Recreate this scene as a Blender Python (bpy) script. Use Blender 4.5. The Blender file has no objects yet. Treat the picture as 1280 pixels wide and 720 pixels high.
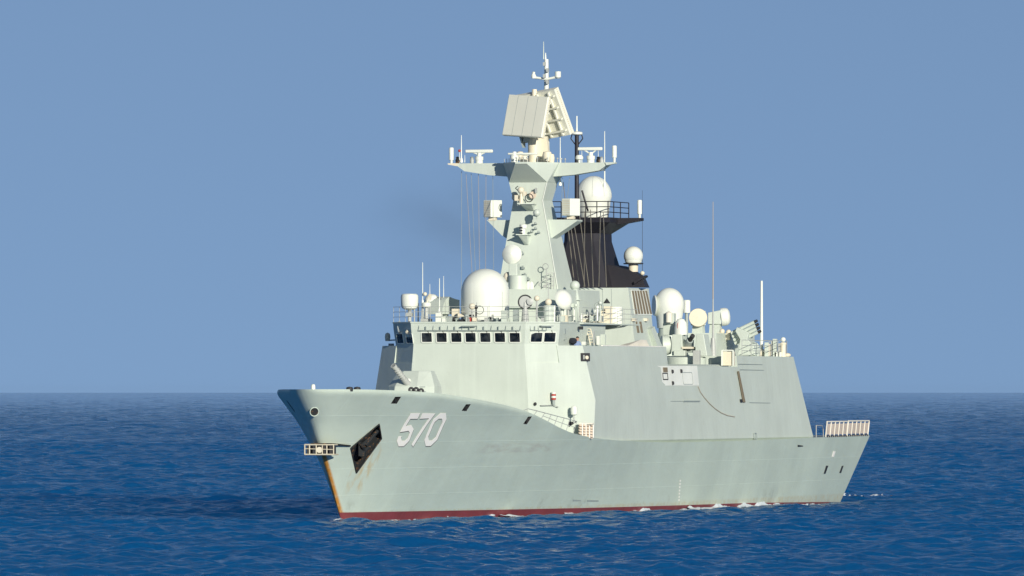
import bpy, bmesh, math, random
import numpy as np
from mathutils import Vector, Matrix
R = math.radians
random.seed(7)
scene = bpy.context.scene
COL = scene.collection

# ------------------------------------------------------------------ camera, sky, sun, exposure
# ship axes: bow looks to +X, port is +Y, water is z = 0; "station" s = metres aft of the bow (x = -s)
FPX, CAM_H, HOR = 12100.0, 8.6, 489.5          # lens in photo pixels, eye height, horizon row
TH = R(14.7)                                    # photo taken 14.7 degrees off the bow, port side
V2 = np.array([-math.cos(TH), -math.sin(TH)]); R2 = np.array([-math.sin(TH), math.cos(TH)])
CAM = np.array([-10.4, 0.0]) - 640.0 * V2 - ((427 - 640) / FPX * 640.0) * R2
cd = bpy.data.cameras.new('camera'); cam = bpy.data.objects.new('camera', cd); COL.objects.link(cam)
cam.location = (CAM[0], CAM[1], CAM_H)
cam.rotation_euler = (R(90), 0, math.atan2(V2[1], V2[0]) - R(90))
cd.sensor_width = 36.0; cd.lens = 36.0 * FPX / 1280; cd.shift_y = (HOR - 360) / 1280.0
cd.clip_start = 1.0; cd.clip_end = 90000.0
scene.camera = cam

SUN_EL, SUN_AZ = R(15), R(38)                   # azimuth measured from the bow towards port
w = bpy.data.worlds.new('World'); scene.world = w; w.use_nodes = True
nt = w.node_tree; nt.nodes.clear()
out = nt.nodes.new('ShaderNodeOutputWorld'); bg = nt.nodes.new('ShaderNodeBackground')
sky = nt.nodes.new('ShaderNodeTexSky'); sky.sky_type = 'NISHITA'; sky.sun_disc = False
sky.sun_elevation = SUN_EL; sky.sun_rotation = R(90) - SUN_AZ
sky.air_density = 1.0; sky.dust_density = 0.3; sky.ozone_density = 3.0; sky.altitude = 0
tc = nt.nodes.new('ShaderNodeTexCoord'); mp = nt.nodes.new('ShaderNodeMapping')
mp.inputs['Location'].default_value = (0, 0, 0.30)
nt.links.new(tc.outputs['Generated'], mp.inputs['Vector']); nt.links.new(mp.outputs['Vector'], sky.inputs['Vector'])
hs = nt.nodes.new('ShaderNodeHueSaturation'); hs.inputs['Hue'].default_value = 0.503; hs.inputs['Saturation'].default_value = 0.93; hs.inputs['Value'].default_value = 1.0
nt.links.new(sky.outputs['Color'], hs.inputs['Color']); nt.links.new(hs.outputs['Color'], bg.inputs['Color'])
bg.inputs['Strength'].default_value = 0.112
nt.links.new(bg.outputs['Background'], out.inputs['Surface'])
sl = bpy.data.lights.new('sun', 'SUN'); sun = bpy.data.objects.new('sun', sl); COL.objects.link(sun)
sl.energy = 4.7; sl.angle = R(0.5); sl.color = (1.0, 0.94, 0.81)
sd = Vector((math.cos(SUN_EL) * math.cos(SUN_AZ), math.cos(SUN_EL) * math.sin(SUN_AZ), math.sin(SUN_EL)))
sun.rotation_euler = sd.to_track_quat('Z', 'Y').to_euler(); sun.location = sd * 200
vs = scene.view_settings; vs.view_transform = 'Standard'; vs.look = 'None'; vs.gamma = 1.0; vs.exposure = 0.0
vs.use_curve_mapping = False

# ------------------------------------------------------------------ pixel -> point on a known plane of the ship
def ray(px):
    return V2 + (px - 640) / FPX * R2
def PY(px, py, y):
    d = ray(px); D = (y - CAM[1]) / d[1]
    return Vector((CAM[0] + D * d[0], y, CAM_H - (py - HOR) * D / FPX))
def PS(px, py, s):
    d = ray(px); D = (-s - CAM[0]) / d[0]
    return Vector((-s, CAM[1] + D * d[1], CAM_H - (py - HOR) * D / FPX))
def HIT(px, py, p0, n):
    d = ray(px); d3 = Vector((d[0], d[1], -(py - HOR) / FPX)); o = Vector((CAM[0], CAM[1], CAM_H))
    t = (Vector(p0) - o).dot(n) / d3.dot(n)
    return o + t * d3
def S(s, y, z): return Vector((-s, y, z))

# ------------------------------------------------------------------ materials
def node_mat(name):
    m = bpy.data.materials.new(name); m.use_nodes = True
    t = m.node_tree; b = t.nodes['Principled BSDF']
    return m, t, b
def N(t, kind, **kw):
    n = t.nodes.new(kind)
    for k, v in kw.items(): setattr(n, k, v)
    return n
def mixc(t, fac, a, b, mode='MIX'):
    n = N(t, 'ShaderNodeMix', data_type='RGBA', blend_type=mode)
    for sock, val in ((n.inputs[0], fac), (n.inputs[6], a), (n.inputs[7], b)):
        if hasattr(val, 'links') or hasattr(val, 'is_linked'): t.links.new(val, sock)
        else: sock.default_value = val
    return n.outputs[2]
def ramp(t, src, stops):
    r = N(t, 'ShaderNodeValToRGB'); t.links.new(src, r.inputs[0])
    el = r.color_ramp.elements
    while len(el) < len(stops): el.new(0.5)
    for e, (p, v) in zip(el, stops):
        e.position = p; e.color = (v, v, v, 1) if not isinstance(v, tuple) else (*v, 1)
    return r.outputs[0]
def noise(t, vec, scale, detail=3, rough=0.55, sc=(1, 1, 1)):
    mp = N(t, 'ShaderNodeMapping'); mp.inputs['Scale'].default_value = sc
    t.links.new(vec, mp.inputs['Vector'])
    n = N(t, 'ShaderNodeTexNoise'); n.inputs['Scale'].default_value = scale
    n.inputs['Detail'].default_value = detail; n.inputs['Roughness'].default_value = rough
    t.links.new(mp.outputs[0], n.inputs['Vector']); return n.outputs['Fac']
def c4(c, k=1.0): return (c[0] * k, c[1] * k, c[2] * k, 1)

def paint(name, col, rough=0.42, var=0.10, streak=0.10, bump=0.25, grime=(0.25, 0.22, 0.16), grime_amt=0.25):
    m, t, b = node_mat(name)
    pos = N(t, 'ShaderNodeNewGeometry').outputs['Position']
    big = noise(t, pos, 0.35, 4)
    fine = noise(t, pos, 3.0, 5, 0.65)
    st = noise(t, pos, 1.0, 5, 0.6, (2.6, 2.6, 0.14))
    c = mixc(t, ramp(t, big, [(0.3, 0.0), (0.75, 1.0)]), c4(col, 1 - var * .6), c4(col, 1 + var * .6))
    c = mixc(t, ramp(t, st, [(0.52, 0.0), (0.75, streak * 2.2)]), c, c4([min(1, q * 1.18) for q in col]))
    c = mixc(t, ramp(t, st, [(0.25, streak * 1.6), (0.42, 0.0)]), c, c4(col, 0.78))
    c = mixc(t, ramp(t, fine, [(0.62, 0.0), (0.85, grime_amt)]), c, c4(grime))
    t.links.new(c, b.inputs['Base Color'])
    rr = ramp(t, fine, [(0.2, rough - .06), (0.8, rough + .14)]); t.links.new(rr, b.inputs['Roughness'])
    if bump:
        bp = N(t, 'ShaderNodeBump'); bp.inputs['Strength'].default_value = bump; bp.inputs['Distance'].default_value = 0.05
        t.links.new(noise(t, pos, 1.1, 2), bp.inputs['Height']); t.links.new(bp.outputs[0], b.inputs['Normal'])
    return m

GREY = (0.555, 0.615, 0.545)
M = {}
M['grey'] = paint('grey_green_paint', GREY, streak=0.16)
M['grey_dark'] = paint('darker_grey_paint', (0.33, 0.38, 0.36))
M['white'] = paint('white_gloss', (0.77, 0.80, 0.72), 0.35, 0.05, 0.04, 0.05, (0.45, 0.36, 0.22), 0.25)
M['cream'] = paint('cream_paint', (0.74, 0.68, 0.53), 0.5, 0.07, 0.06, 0.08, (0.4, 0.3, 0.16), 0.35)
M['black'] = paint('sooty_black_paint', (0.016, 0.015, 0.022), 0.55, 0.25, 0.2, 0.2, (0.09, 0.07, 0.06), 0.3)
M['dark'] = paint('dark_gear_and_shade', (0.025, 0.026, 0.03), 0.6, 0.3, 0.1, 0, (0.12, 0.07, 0.04), 0.3)
def rust_mat():
    m, t, b = node_mat('rusty_iron'); pos = N(t, 'ShaderNodeNewGeometry').outputs['Position']
    c = mixc(t, ramp(t, noise(t, pos, 1.6, 5, 0.7), [(0.58, 0.0), (0.76, 1.0)]), (0.008, 0.011, 0.013, 1), (0.20, 0.085, 0.03, 1))
    c = mixc(t, ramp(t, noise(t, pos, 5.0, 4, 0.6), [(0.58, 0.0), (0.72, 0.7)]), c, (0.42, 0.20, 0.06, 1))
    t.links.new(c, b.inputs['Base Color']); b.inputs['Roughness'].default_value = 0.8; return m
M['rust'] = rust_mat()
M['tan'] = paint('tan_louvre', (0.22, 0.18, 0.12), 0.7, 0.2, 0.2, 0)
M['wire'] = paint('hemp_wire', (0.42, 0.37, 0.30), 0.8, 0.1, 0, 0)
M['red'] = paint('red_paint', (0.42, 0.05, 0.035), 0.5, 0.1, 0.05, 0)
M['steel'] = paint('steel_fittings', (0.42, 0.44, 0.42), 0.45, 0.2, 0.1, 0, (0.2, 0.12, 0.07), 0.5)
M['marking'] = paint('marking_white', (0.95, 0.92, 0.85), 0.5, 0.03, 0.02, 0, (0.6, 0.5, 0.4), 0.1)
M['marking_shade'] = paint('marking_black', (0.03, 0.03, 0.03), 0.6, 0.05, 0, 0)
M['net'] = paint('faded_net', (0.66, 0.55, 0.44), 0.9, 0.3, 0.1, 0)
M['worn'] = paint('worn_cream_paint', (0.55, 0.50, 0.38), 0.7, 0.4, 0.4, 0.2, (0.10, 0.07, 0.05), 0.85)
M['skin'] = paint('skin', (0.50, 0.28, 0.20), 0.55, 0.05, 0, 0)
M['hair'] = paint('hair', (0.012, 0.010, 0.010), 0.6, 0.1, 0, 0)
M['shirt'] = paint('blue_shirt', (0.22, 0.30, 0.50), 0.9, 0.2, 0, 0)
M['navy'] = paint('navy_jacket', (0.015, 0.018, 0.03), 0.9, 0.2, 0, 0)
M['canvas'] = paint('pale_canvas', (0.76, 0.72, 0.62), 0.9, 0.15, 0.15, 0.3)
M['radar_cream'] = paint('radar_face', (0.75, 0.75, 0.64), 0.55, 0.05, 0.05, 0.1, (0.5, 0.45, 0.35), 0.2)
M['pale_panel'] = paint('pale_panel', (0.86, 0.88, 0.80), 0.4, 0.15, 0.1, 0.2)

def glass_mat():
    m, t, b = node_mat('bridge_glass')
    b.inputs['Base Color'].default_value = (0.010, 0.014, 0.022, 1); b.inputs['Roughness'].default_value = 0.06
    pos = N(t, 'ShaderNodeNewGeometry').outputs['Position']
    c = mixc(t, ramp(t, noise(t, pos, 1.2, 2), [(0.42, 0.0), (0.62, 1.0)]), (0.005, 0.008, 0.014, 1), (0.045, 0.052, 0.06, 1))
    t.links.new(c, b.inputs['Base Color']); return m
M['glass'] = glass_mat()

def hull_mat():
    m, t, b = node_mat('hull_paint')
    pos = N(t, 'ShaderNodeNewGeometry').outputs['Position']
    sx = N(t, 'ShaderNodeSeparateXYZ'); t.links.new(pos, sx.inputs[0])
    col = (GREY[0] * .97, GREY[1] * 1.01, GREY[2] * .98)
    big = noise(t, pos, 0.16, 5)
    st = noise(t, pos, 1.0, 6, 0.62, (0.9, 0.9, 0.10))
    hz = noise(t, pos, 1.0, 5, 0.6, (0.10, 0.3, 1.1))
    c = mixc(t, ramp(t, big, [(0.3, 0.0), (0.72, 1.0)]), c4(col, 0.92), c4(col, 1.05))
    c = mixc(t, ramp(t, st, [(0.54, 0.0), (0.78, 0.28)]), c, c4(col, 1.22))
    c = mixc(t, ramp(t, st, [(0.24, 0.25), (0.42, 0.0)]), c, c4((col[0] * .80, col[1] * .85, col[2] * .86)))
    c = mixc(t, ramp(t, hz, [(0.52, 0.0), (0.8, 0.30)]), c, c4(col, 0.82))
    # plate seams in station / height
    cm = N(t, 'ShaderNodeCombineXYZ')
    sh = N(t, 'ShaderNodeMath', operation='MULTIPLY_ADD'); sh.inputs[1].default_value = 0.0; t.links.new(sx.outputs[2], sh.inputs[0]); t.links.new(sx.outputs[0], sh.inputs[2])
    t.links.new(sh.outputs[0], cm.inputs[0]); t.links.new(sx.outputs[2], cm.inputs[1])
    br = N(t, 'ShaderNodeTexBrick'); t.links.new(cm.outputs[0], br.inputs['Vector'])
    br.inputs['Scale'].default_value = 1.0; br.inputs['Brick Width'].default_value = 9.2; br.inputs['Row Height'].default_value = 1.75
    br.inputs['Mortar Size'].default_value = 0.035; br.inputs['Mortar Smooth'].default_value = 0.6
    br.inputs['Color1'].default_value = (0, 0, 0, 1); br.inputs['Color2'].default_value = (0, 0, 0, 1); br.inputs['Mortar'].default_value = (1, 1, 1, 1)
    seam = N(t, 'ShaderNodeMath', operation='MULTIPLY'); t.links.new(br.outputs['Color'], seam.inputs[0]); t.links.new(ramp(t, st, [(0.3, 0.12), (0.7, 0.60)]), seam.inputs[1])
    c = mixc(t, seam.outputs[0], c, c4(col, 1.22))
    # rust on the stem and stains
    def maskbox(ch, lo, hi, soft):
        mr = N(t, 'ShaderNodeMapRange', interpolation_type='SMOOTHSTEP'); t.links.new(ch, mr.inputs[0])
        mr.inputs[1].default_value = lo - soft; mr.inputs[2].default_value = lo; 
        mr2 = N(t, 'ShaderNodeMapRange', interpolation_type='SMOOTHSTEP'); t.links.new(ch, mr2.inputs[0])
        mr2.inputs[1].default_value = hi; mr2.inputs[2].default_value = hi + soft; mr2.inputs[3].default_value = 1; mr2.inputs[4].default_value = 0
        q = N(t, 'ShaderNodeMath', operation='MULTIPLY'); t.links.new(mr.outputs[0], q.inputs[0]); t.links.new(mr2.outputs[0], q.inputs[1]); return q.outputs[0]
    def mul(*a):
        r = a[0]
        for x in a[1:]:
            q = N(t, 'ShaderNodeMath', operation='MULTIPLY'); t.links.new(r, q.inputs[0])
            if isinstance(x, float): q.inputs[1].default_value = x
            else: t.links.new(x, q.inputs[1])
            r = q.outputs[0]
        return r
    rn = noise(t, pos, 2.2, 5, 0.7)
    rs = mul(maskbox(sx.outputs[1], -0.10, 0.09, 0.14), maskbox(sx.outputs[0], -12.0, -4.0, 0.3), maskbox(sx.outputs[2], -1.0, 4.3, 0.5), ramp(t, rn, [(0.25, 0.55), (0.5, 1.0)]))
    c = mixc(t, rs, c, (0.50, 0.22, 0.03, 1))
    # streak under the anchor pocket
    ak = mul(maskbox(sx.outputs[0], -11.9, -9.5, 0.3), maskbox(sx.outputs[1], 0.2, 3.0, 0.2), maskbox(sx.outputs[2], 2.4, 4.6, 0.9), ramp(t, noise(t, pos, 1.0, 4, 0.6, (2.2, 2.2, 0.25)), [(0.48, 0.0), (0.72, 0.75)]))
    c = mixc(t, ak, c, (0.52, 0.36, 0.12, 1))
    # old reddish scrape along the port bow
    sc_ = mul(maskbox(sx.outputs[0], -37.5, -27.5, 2.0), maskbox(sx.outputs[1], 3.0, 9.0, .2), maskbox(sx.outputs[2], 4.55, 4.95, 0.22), ramp(t, noise(t, pos, 1.0, 5, 0.6, (0.5, 0.5, 2.6)), [(0.40, 0.0), (0.62, 0.35)]))
    c = mixc(t, sc_, c, (0.33, 0.27, 0.24, 1))
    # weed and scuffs along the after waterline
    wd = mul(maskbox(sx.outputs[2], -1.0, 0.55, 1.3), ramp(t, noise(t, pos, 1.0, 6, 0.7, (0.35, 0.35, 0.5)), [(0.55, 0.0), (0.72, 0.55)]))
    c = mixc(t, wd, c, (0.20, 0.21, 0.16, 1))
    # yellowed rim just above the boot topping
    yl = mul(maskbox(sx.outputs[2], -1.0, 0.52, 0.22), ramp(t, rn, [(0.40, 0.05), (0.62, 0.5)]))
    c = mixc(t, yl, c, (0.50, 0.40, 0.20, 1))
    t.links.new(c, b.inputs['Base Color'])
    t.links.new(ramp(t, big, [(0.2, 0.40), (0.8, 0.52)]), b.inputs['Roughness'])
    h1 = noise(t, pos, 0.8, 2, 0.5, (0.5, 0.5, 1.2))
    hh = N(t, 'ShaderNodeMath', operation='MULTIPLY_ADD'); t.links.new(br.outputs['Color'], hh.inputs[0]); hh.inputs[1].default_value = 0.12; t.links.new(h1, hh.inputs[2])
    bp = N(t, 'ShaderNodeBump'); bp.inputs['Strength'].default_value = 0.5; bp.inputs['Distance'].default_value = 0.06
    t.links.new(hh.outputs[0], bp.inputs['Height']); t.links.new(bp.outputs[0], b.inputs['Normal'])
    return m
M['hull'] = hull_mat()
M['boot'] = paint('boot_topping_red', (0.21, 0.042, 0.045), 0.5, 0.35, 0.3, 0.2, (0.10, 0.08, 0.05), 0.5)

def sea_mat():
    m, t, b = node_mat('sea_water')
    pos = N(t, 'ShaderNodeNewGeometry').outputs['Position']
    c = mixc(t, ramp(t, noise(t, pos, 0.035, 3), [(0.35, 0.0), (0.7, 1.0)]), (0.008, 0.24, 0.60, 1), (0.011, 0.275, 0.66, 1))
    t.links.new(c, b.inputs['Base Color'])
    b.subsurface_method = 'BURLEY'; b.inputs['Subsurface Weight'].default_value = 1.0; b.inputs['Subsurface Radius'].default_value = (1, 1, 1); b.inputs['Subsurface Scale'].default_value = 120.0
    b.inputs['Roughness'].default_value = 0.06; b.inputs['IOR'].default_value = 1.333
    bp = N(t, 'ShaderNodeBump'); bp.inputs['Strength'].default_value = 0.06; bp.inputs['Distance'].default_value = 0.06
    t.links.new(noise(t, pos, 2.2, 4, 0.6), bp.inputs['Height']); t.links.new(bp.outputs[0], b.inputs['Normal'])
    return m
M['sea'] = sea_mat()
def foam_mat():
    m, t, b = node_mat('foam_white')
    pos = N(t, 'ShaderNodeNewGeometry').outputs['Position']
    c = mixc(t, noise(t, pos, 3.0, 4), (0.40, 0.48, 0.55, 1), (0.80, 0.83, 0.84, 1))
    t.links.new(c, b.inputs['Base Color']); b.inputs['Roughness'].default_value = 0.8; return m
M['foam'] = foam_mat()

# ------------------------------------------------------------------ mesh helpers
class MB:
    def __init__(self): self.bm = bmesh.new()
    def v(self, p): return self.bm.verts.new(p)
    def face(self, pts):
        return self.bm.faces.new([self.v(p) for p in pts])
    def loft(self, rings, caps=True):
        vr = [[self.v(p) for p in r] for r in rings]; n = len(rings[0])
        for a, b in zip(vr, vr[1:]):
            for i in range(n):
                j = (i + 1) % n
                self.bm.faces.new((a[i], a[j], b[j], b[i]))
        if caps:
            self.bm.faces.new(list(reversed(vr[0]))); self.bm.faces.new(vr[-1])
        return self
    def prism(self, poly, vec):
        vec = Vector(vec); poly = [Vector(p) for p in poly]
        return self.loft([poly, [p + vec for p in poly]])
    def box(self, c, size, rz=0.0, m=None):
        x, y, z = (q / 2 for q in size); c = Vector(c)
        pts = [Vector(p) for p in ((-x, -y, -z), (x, -y, -z), (x, y, -z), (-x, y, -z), (-x, -y, z), (x, -y, z), (x, y, z), (-x, y, z))]
        mt = m if m is not None else Matrix.Rotation(rz, 3, 'Z')
        pts = [c + mt @ p for p in pts]
        return self.loft([pts[:4], pts[4:]])
    def wedge(self, base, top):            # frustum between two rings
        return self.loft([base, top])
    def tube(self, p0, p1, r0, r1=None, n=10):
        p0, p1 = Vector(p0), Vector(p1); r1 = r0 if r1 is None else r1
        d = (p1 - p0).normalized(); a = d.orthogonal().normalized(); b = d.cross(a)
        ring = lambda p, r: [p + r * (math.cos(2 * math.pi * i / n) * a + math.sin(2 * math.pi * i / n) * b) for i in range(n)]
        return self.loft([ring(p0, r0), ring(p1, r1)])
    def path(self, pts, r, n=6):
        pts = [Vector(p) for p in pts]
        for a, b in zip(pts, pts[1:]): self.tube(a, b, r, r, n)
        return self
    def lathe(self, prof, c, axis=(0, 0, 1), n=28):      # prof: (radius, height) along axis
        c = Vector(c); d = Vector(axis).normalized(); a = d.orthogonal().normalized(); b = d.cross(a)
        rings = []
        for r, h in prof:
            r = max(r, 1e-3)
            rings.append([c + d * h + r * (math.cos(2 * math.pi * i / n) * a + math.sin(2 * math.pi * i / n) * b) for i in range(n)])
        return self.loft(rings)
    def ball(self, c, r, axis=(0, 0, 1), k=1.0, a0=-90, n=28):
        prof = [(r * math.cos(R(q)), r * k * math.sin(R(q))) for q in np.linspace(a0, 90, 17)]
        return self.lathe(prof, c, axis, n)
    def torus(self, c, axis, R0, r, n=24, k=8):
        c = Vector(c); d = Vector(axis).normalized(); a = d.orthogonal().normalized(); b = d.cross(a)
        vr = []
        for i in range(n):
            q = 2 * math.pi * i / n; rad = math.cos(q) * a + math.sin(q) * b
            vr.append([self.v(c + rad * (R0 + r * math.cos(2 * math.pi * j / k)) + d * r * math.sin(2 * math.pi * j / k)) for j in range(k)])
        for i in range(n):
            for j in range(k):
                self.bm.faces.new((vr[i][j], vr[(i + 1) % n][j], vr[(i + 1) % n][(j + 1) % k], vr[i][(j + 1) % k]))
        return self
    def build(self, name, mat, parent=None, smooth=True, ang=32, bevel=0.0):
        bm = self.bm
        bmesh.ops.recalc_face_normals(bm, faces=bm.faces[:])
        me = bpy.data.meshes.new(name); bm.to_mesh(me); bm.free()
        return link_mesh(name, me, mat, parent, smooth, ang, bevel)
def link_mesh(name, me, mat, parent=None, smooth=True, ang=32, bevel=0.0):
    for mm in (mat if isinstance(mat, (list, tuple)) else [mat]): me.materials.append(mm)
    if smooth:
        me.polygons.foreach_set('use_smooth', [True] * len(me.polygons)); me.set_sharp_from_angle(angle=R(ang))
    o = bpy.data.objects.new(name, me); COL.objects.link(o)
    if parent is not None: o.parent = parent
    if bevel:
        b = o.modifiers.new('bevel', 'BEVEL'); b.width = bevel; b.segments = 2; b.limit_method = 'ANGLE'; b.angle_limit = R(40)
    return o
def empty(name, loc=(0, 0, 0), parent=None):
    o = bpy.data.objects.new(name, None); COL.objects.link(o); o.location = loc
    o.empty_display_size = 0.5
    if parent is not None: o.parent = parent
    return o
def tag(o, label, cat, group=None):
    o['label'] = label; o['category'] = cat
    if group: o['group'] = group
    return o
def hemi(r, h=0.0, k=1.0, steps=9, base=None):   # dome profile on a cylinder of height h
    p = [(base or r, 0.0)]
    if h: p.append((r, h))
    p += [(r * math.cos(R(q)), h + r * k * math.sin(R(q))) for q in np.linspace(0, 90, steps)[1:]]
    return p

class Face:                                   # a flat facet; px/py marks are carried onto it
    def __init__(self, a, b, c, outward):
        self.p = Vector(a); self.n = (Vector(b) - self.p).cross(Vector(c) - self.p).normalized()
        if self.n.dot(Vector(outward)) < 0: self.n.negate()
        self.t = Vector((0, 0, 1)).cross(self.n).normalized(); self.u = self.n.cross(self.t)
    def at(self, px, py): return HIT(px, py, self.p, self.n)
    def rrect(self, c, wd, ht, rad=0.06, k=3):
        pts = []
        for sx_, sy_, a0 in ((1, 1, 0), (-1, 1, 90), (-1, -1, 180), (1, -1, 270)):
            for i in range(k + 1):
                q = R(a0 + 90 * i / k)
                pts.append(c + self.t * (sx_ * (wd / 2 - rad) + rad * math.cos(q)) + self.u * (sy_ * (ht / 2 - rad) + rad * math.sin(q)))
        return pts
    def plate(self, mb, c, wd, ht, off=0.0, th=0.03, rad=0.06):
        r = self.rrect(c, wd, ht, rad); return mb.loft([[p + self.n * off for p in r], [p + self.n * (off + th) for p in r]])
    def poly(self, mb, pxs, off=0.0, th=0.03):
        r = [self.at(*q) for q in pxs]; return mb.loft([[p + self.n * off for p in r], [p + self.n * (off + th) for p in r]])
    def frame(self, mb, c, wd, ht, bw=0.05, off=0.0, th=0.05, rad=0.08):
        o, i = self.rrect(c, wd, ht, rad), self.rrect(c, wd - 2 * bw, ht - 2 * bw, max(rad - bw, .02))
        L = [[mb.v(p + self.n * z) for p in r] for r, z in ((o, off), (o, off + th), (i, off + th), (i, off))]
        n = len(o)
        for a, b in zip(L, L[1:] + L[:1]):
            for k in range(n): mb.bm.faces.new((a[k], a[(k + 1) % n], b[(k + 1) % n], b[k]))
        return mb

# ------------------------------------------------------------------ sea surface (FFT wave tiles)
def wave_tile(L, n, lam_p, rms, wind, seed, lam_min, spread=2.0):
    rng = np.random.default_rng(seed)
    k = np.fft.fftfreq(n, d=L / n) * 2 * np.pi
    KX, KY = np.meshgrid(k, k, indexing='ij'); K = np.hypot(KX, KY); K[0, 0] = 1e-6
    kp = 2 * np.pi / lam_p; km = 2 * np.pi / lam_min
    P = K ** -3.6 * np.exp(-1.2 * (kp / K) ** 2) * np.exp(-(K / km) ** 2)
    cs = (KX * wind[0] + KY * wind[1]) / K
    P *= 0.12 + np.abs(cs) ** spread
    P[0, 0] = 0
    z = np.fft.ifft2(np.sqrt(P) * (rng.normal(size=(n, n)) + 1j * rng.normal(size=(n, n)))).real
    return (z / z.std() * rms).astype(np.float32)
WDIR = np.array([math.cos(R(190)), math.sin(R(190))])
TILES = [(wave_tile(173.0, 1024, 8.0, 0.135, WDIR, 3, 0.6), 173.0, 0.0, 1.0),
         (wave_tile(61.0, 512, 2.8, 0.015, WDIR, 5, 0.35, 1.2), 61.0, 0.63, 1.0),
         (wave_tile(29.0, 512, 1.5, 0.0075, WDIR, 15, 0.25, 1.0), 29.0, 0.35, 1.0),
         (wave_tile(937.0, 512, 45.0, 0.12, WDIR, 9, 14.0), 937.0, 0.2, 1.0)]
def sea_h(x, y):
    h = np.zeros_like(x)
    s = -x; inside = (s > 4) & (s < 140)
    d = np.where(inside, np.abs(y) - hull_y(np.clip(s, 10.4, 133), np.zeros_like(s)), 99.0)
    d = np.maximum(d, np.maximum(10.4 - s, s - 134)); q = np.clip(d / 6.0, 0, 1); damp = 0.35 + 0.65 * q * q * (3 - 2 * q)
    for z, L, a, g in TILES:
        n = z.shape[0]; ca, sa = math.cos(a), math.sin(a)
        u = ((x * ca - y * sa) / L * n) % n; v = ((x * sa + y * ca) / L * n) % n
        i = np.floor(u).astype(np.int64) % n; j = np.floor(v).astype(np.int64) % n; fu = u - np.floor(u); fv = v - np.floor(v)
        i1 = (i + 1) % n; j1 = (j + 1) % n
        h += g * ((z[i, j] * (1 - fu) + z[i1, j] * fu) * (1 - fv) + (z[i, j1] * (1 - fu) + z[i1, j1] * fu) * fv)
    return h * damp - 0.14 * (1 - damp)
def grid_mesh(name, X, Y, Z, wrap=False):
    a, b = X.shape; me = bpy.data.meshes.new(name)
    co = np.stack([X, Y, Z], -1).reshape(-1, 3).astype(np.float32)
    idx = np.arange(a * b).reshape(a, b)
    if wrap: idx = np.concatenate([idx, idx[:, :1]], 1)
    q = np.stack([idx[:-1, :-1], idx[1:, :-1], idx[1:, 1:], idx[:-1, 1:]], -1).reshape(-1, 4).astype(np.int32)
    me.vertices.add(len(co)); me.vertices.foreach_set('co', co.ravel())
    me.loops.add(q.size); me.loops.foreach_set('vertex_index', q.ravel())
    me.polygons.add(len(q)); me.polygons.foreach_set('loop_start', np.arange(0, q.size, 4, dtype=np.int32))
    me.update(calc_edges=True); me.polygons.foreach_set('use_smooth', np.ones(len(q), bool))
    return me
def build_sea():
    va = math.atan2(V2[1], V2[0])
    outer = np.radians(np.concatenate([np.linspace(6, 30, 30), np.linspace(34, 180, 40)]))
    def block(rr, n):
        dense = np.radians(np.linspace(-5.2, 5.2, n)); ang = np.concatenate([-outer[::-1][1:], dense, outer])
        A, D = np.meshgrid(ang, rr, indexing='ij')
        X = CAM[0] + D * np.cos(A + va); Y = CAM[1] + D * np.sin(A + va)
        return X.T, Y.T, sea_h(X, Y).T, D.T
    near = np.concatenate([np.array([2., 40, 90, 140, 190, 240, 290, 330, 360, 385, 400, 410]), np.arange(416, 850, 0.20), np.arange(850, 1600, 0.42)])
    far = [1599.5]
    while far[-1] < 70000: far.append(far[-1] + max(0.9, far[-1] * 0.0010 - 1.2))
    parts = [block(near, 480), block(np.array(far), 210)]
    cos_, quads, base = [], [], 0
    for X, Y, Z, D in parts:
        a, b = X.shape; idx = np.arange(a * b).reshape(a, b) + base; base += a * b
        cos_.append(np.stack([X, Y, Z], -1).reshape(-1, 3)); quads.append(np.stack([idx[:-1, :-1], idx[1:, :-1], idx[1:, 1:], idx[:-1, 1:]], -1).reshape(-1, 4))
    co = np.concatenate(cos_).astype(np.float32); q = np.concatenate(quads).astype(np.int32)
    me = bpy.data.meshes.new('sea'); me.vertices.add(len(co)); me.vertices.foreach_set('co', co.ravel())
    me.loops.add(q.size); me.loops.foreach_set('vertex_index', q.ravel()); me.polygons.add(len(q)); me.polygons.foreach_set('loop_start', np.arange(0, q.size, 4, dtype=np.int32))
    me.update(calc_edges=True); me.polygons.foreach_set('use_smooth', np.ones(len(q), bool)); print('sea', len(co))
    o = link_mesh('sea', me, M['sea'], smooth=False)
    # orientation: make normals point up
    o = link_mesh('sea', me, M['sea'], smooth=False)
    if me.polygons[len(me.polygons) // 2].normal.z < 0: me.flip_normals()
    o['kind'] = 'structure'
    return o

# ------------------------------------------------------------------ hull form
ST_Z = [-2.5, 0, 2.9, 5.3, 6.4, 8.0, 8.75]; ST_S = [12.4, 10.4, 7.6, 5.2, 4.05, 1.6, 0.45]
SH_S = [0, 2, 4, 6.5, 9.1, 12.2, 15.6, 18.2, 20.9, 24, 27.2, 30, 32.4, 34.9, 37.8, 40.8, 44, 47.2, 52.9, 59.8, 69.4, 88, 105, 117.6, 137]
SH_Z = [8.75, 8.75, 8.75, 8.73, 8.68, 8.6, 8.46, 8.3, 8.11, 7.9, 7.67, 7.38, 7.05, 6.66, 6.18, 5.78, 5.53, 5.37, 5.19, 5.06, 4.96, 4.97, 5.03, 5.08, 5.14]
DK_S = [0.5, 0.53, 0.62, 0.8, 1.1, 1.6, 2.2, 3, 4, 6, 10, 15, 20, 30, 40, 50, 105, 120, 137]; DK_B = [0.0, 0.22, 0.42, 0.66, 0.92, 1.24, 1.52, 1.90, 2.37, 3.3, 4.6, 5.75, 6.6, 7.5, 7.95, 8.05, 8.05, 7.9, 7.45]
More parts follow.
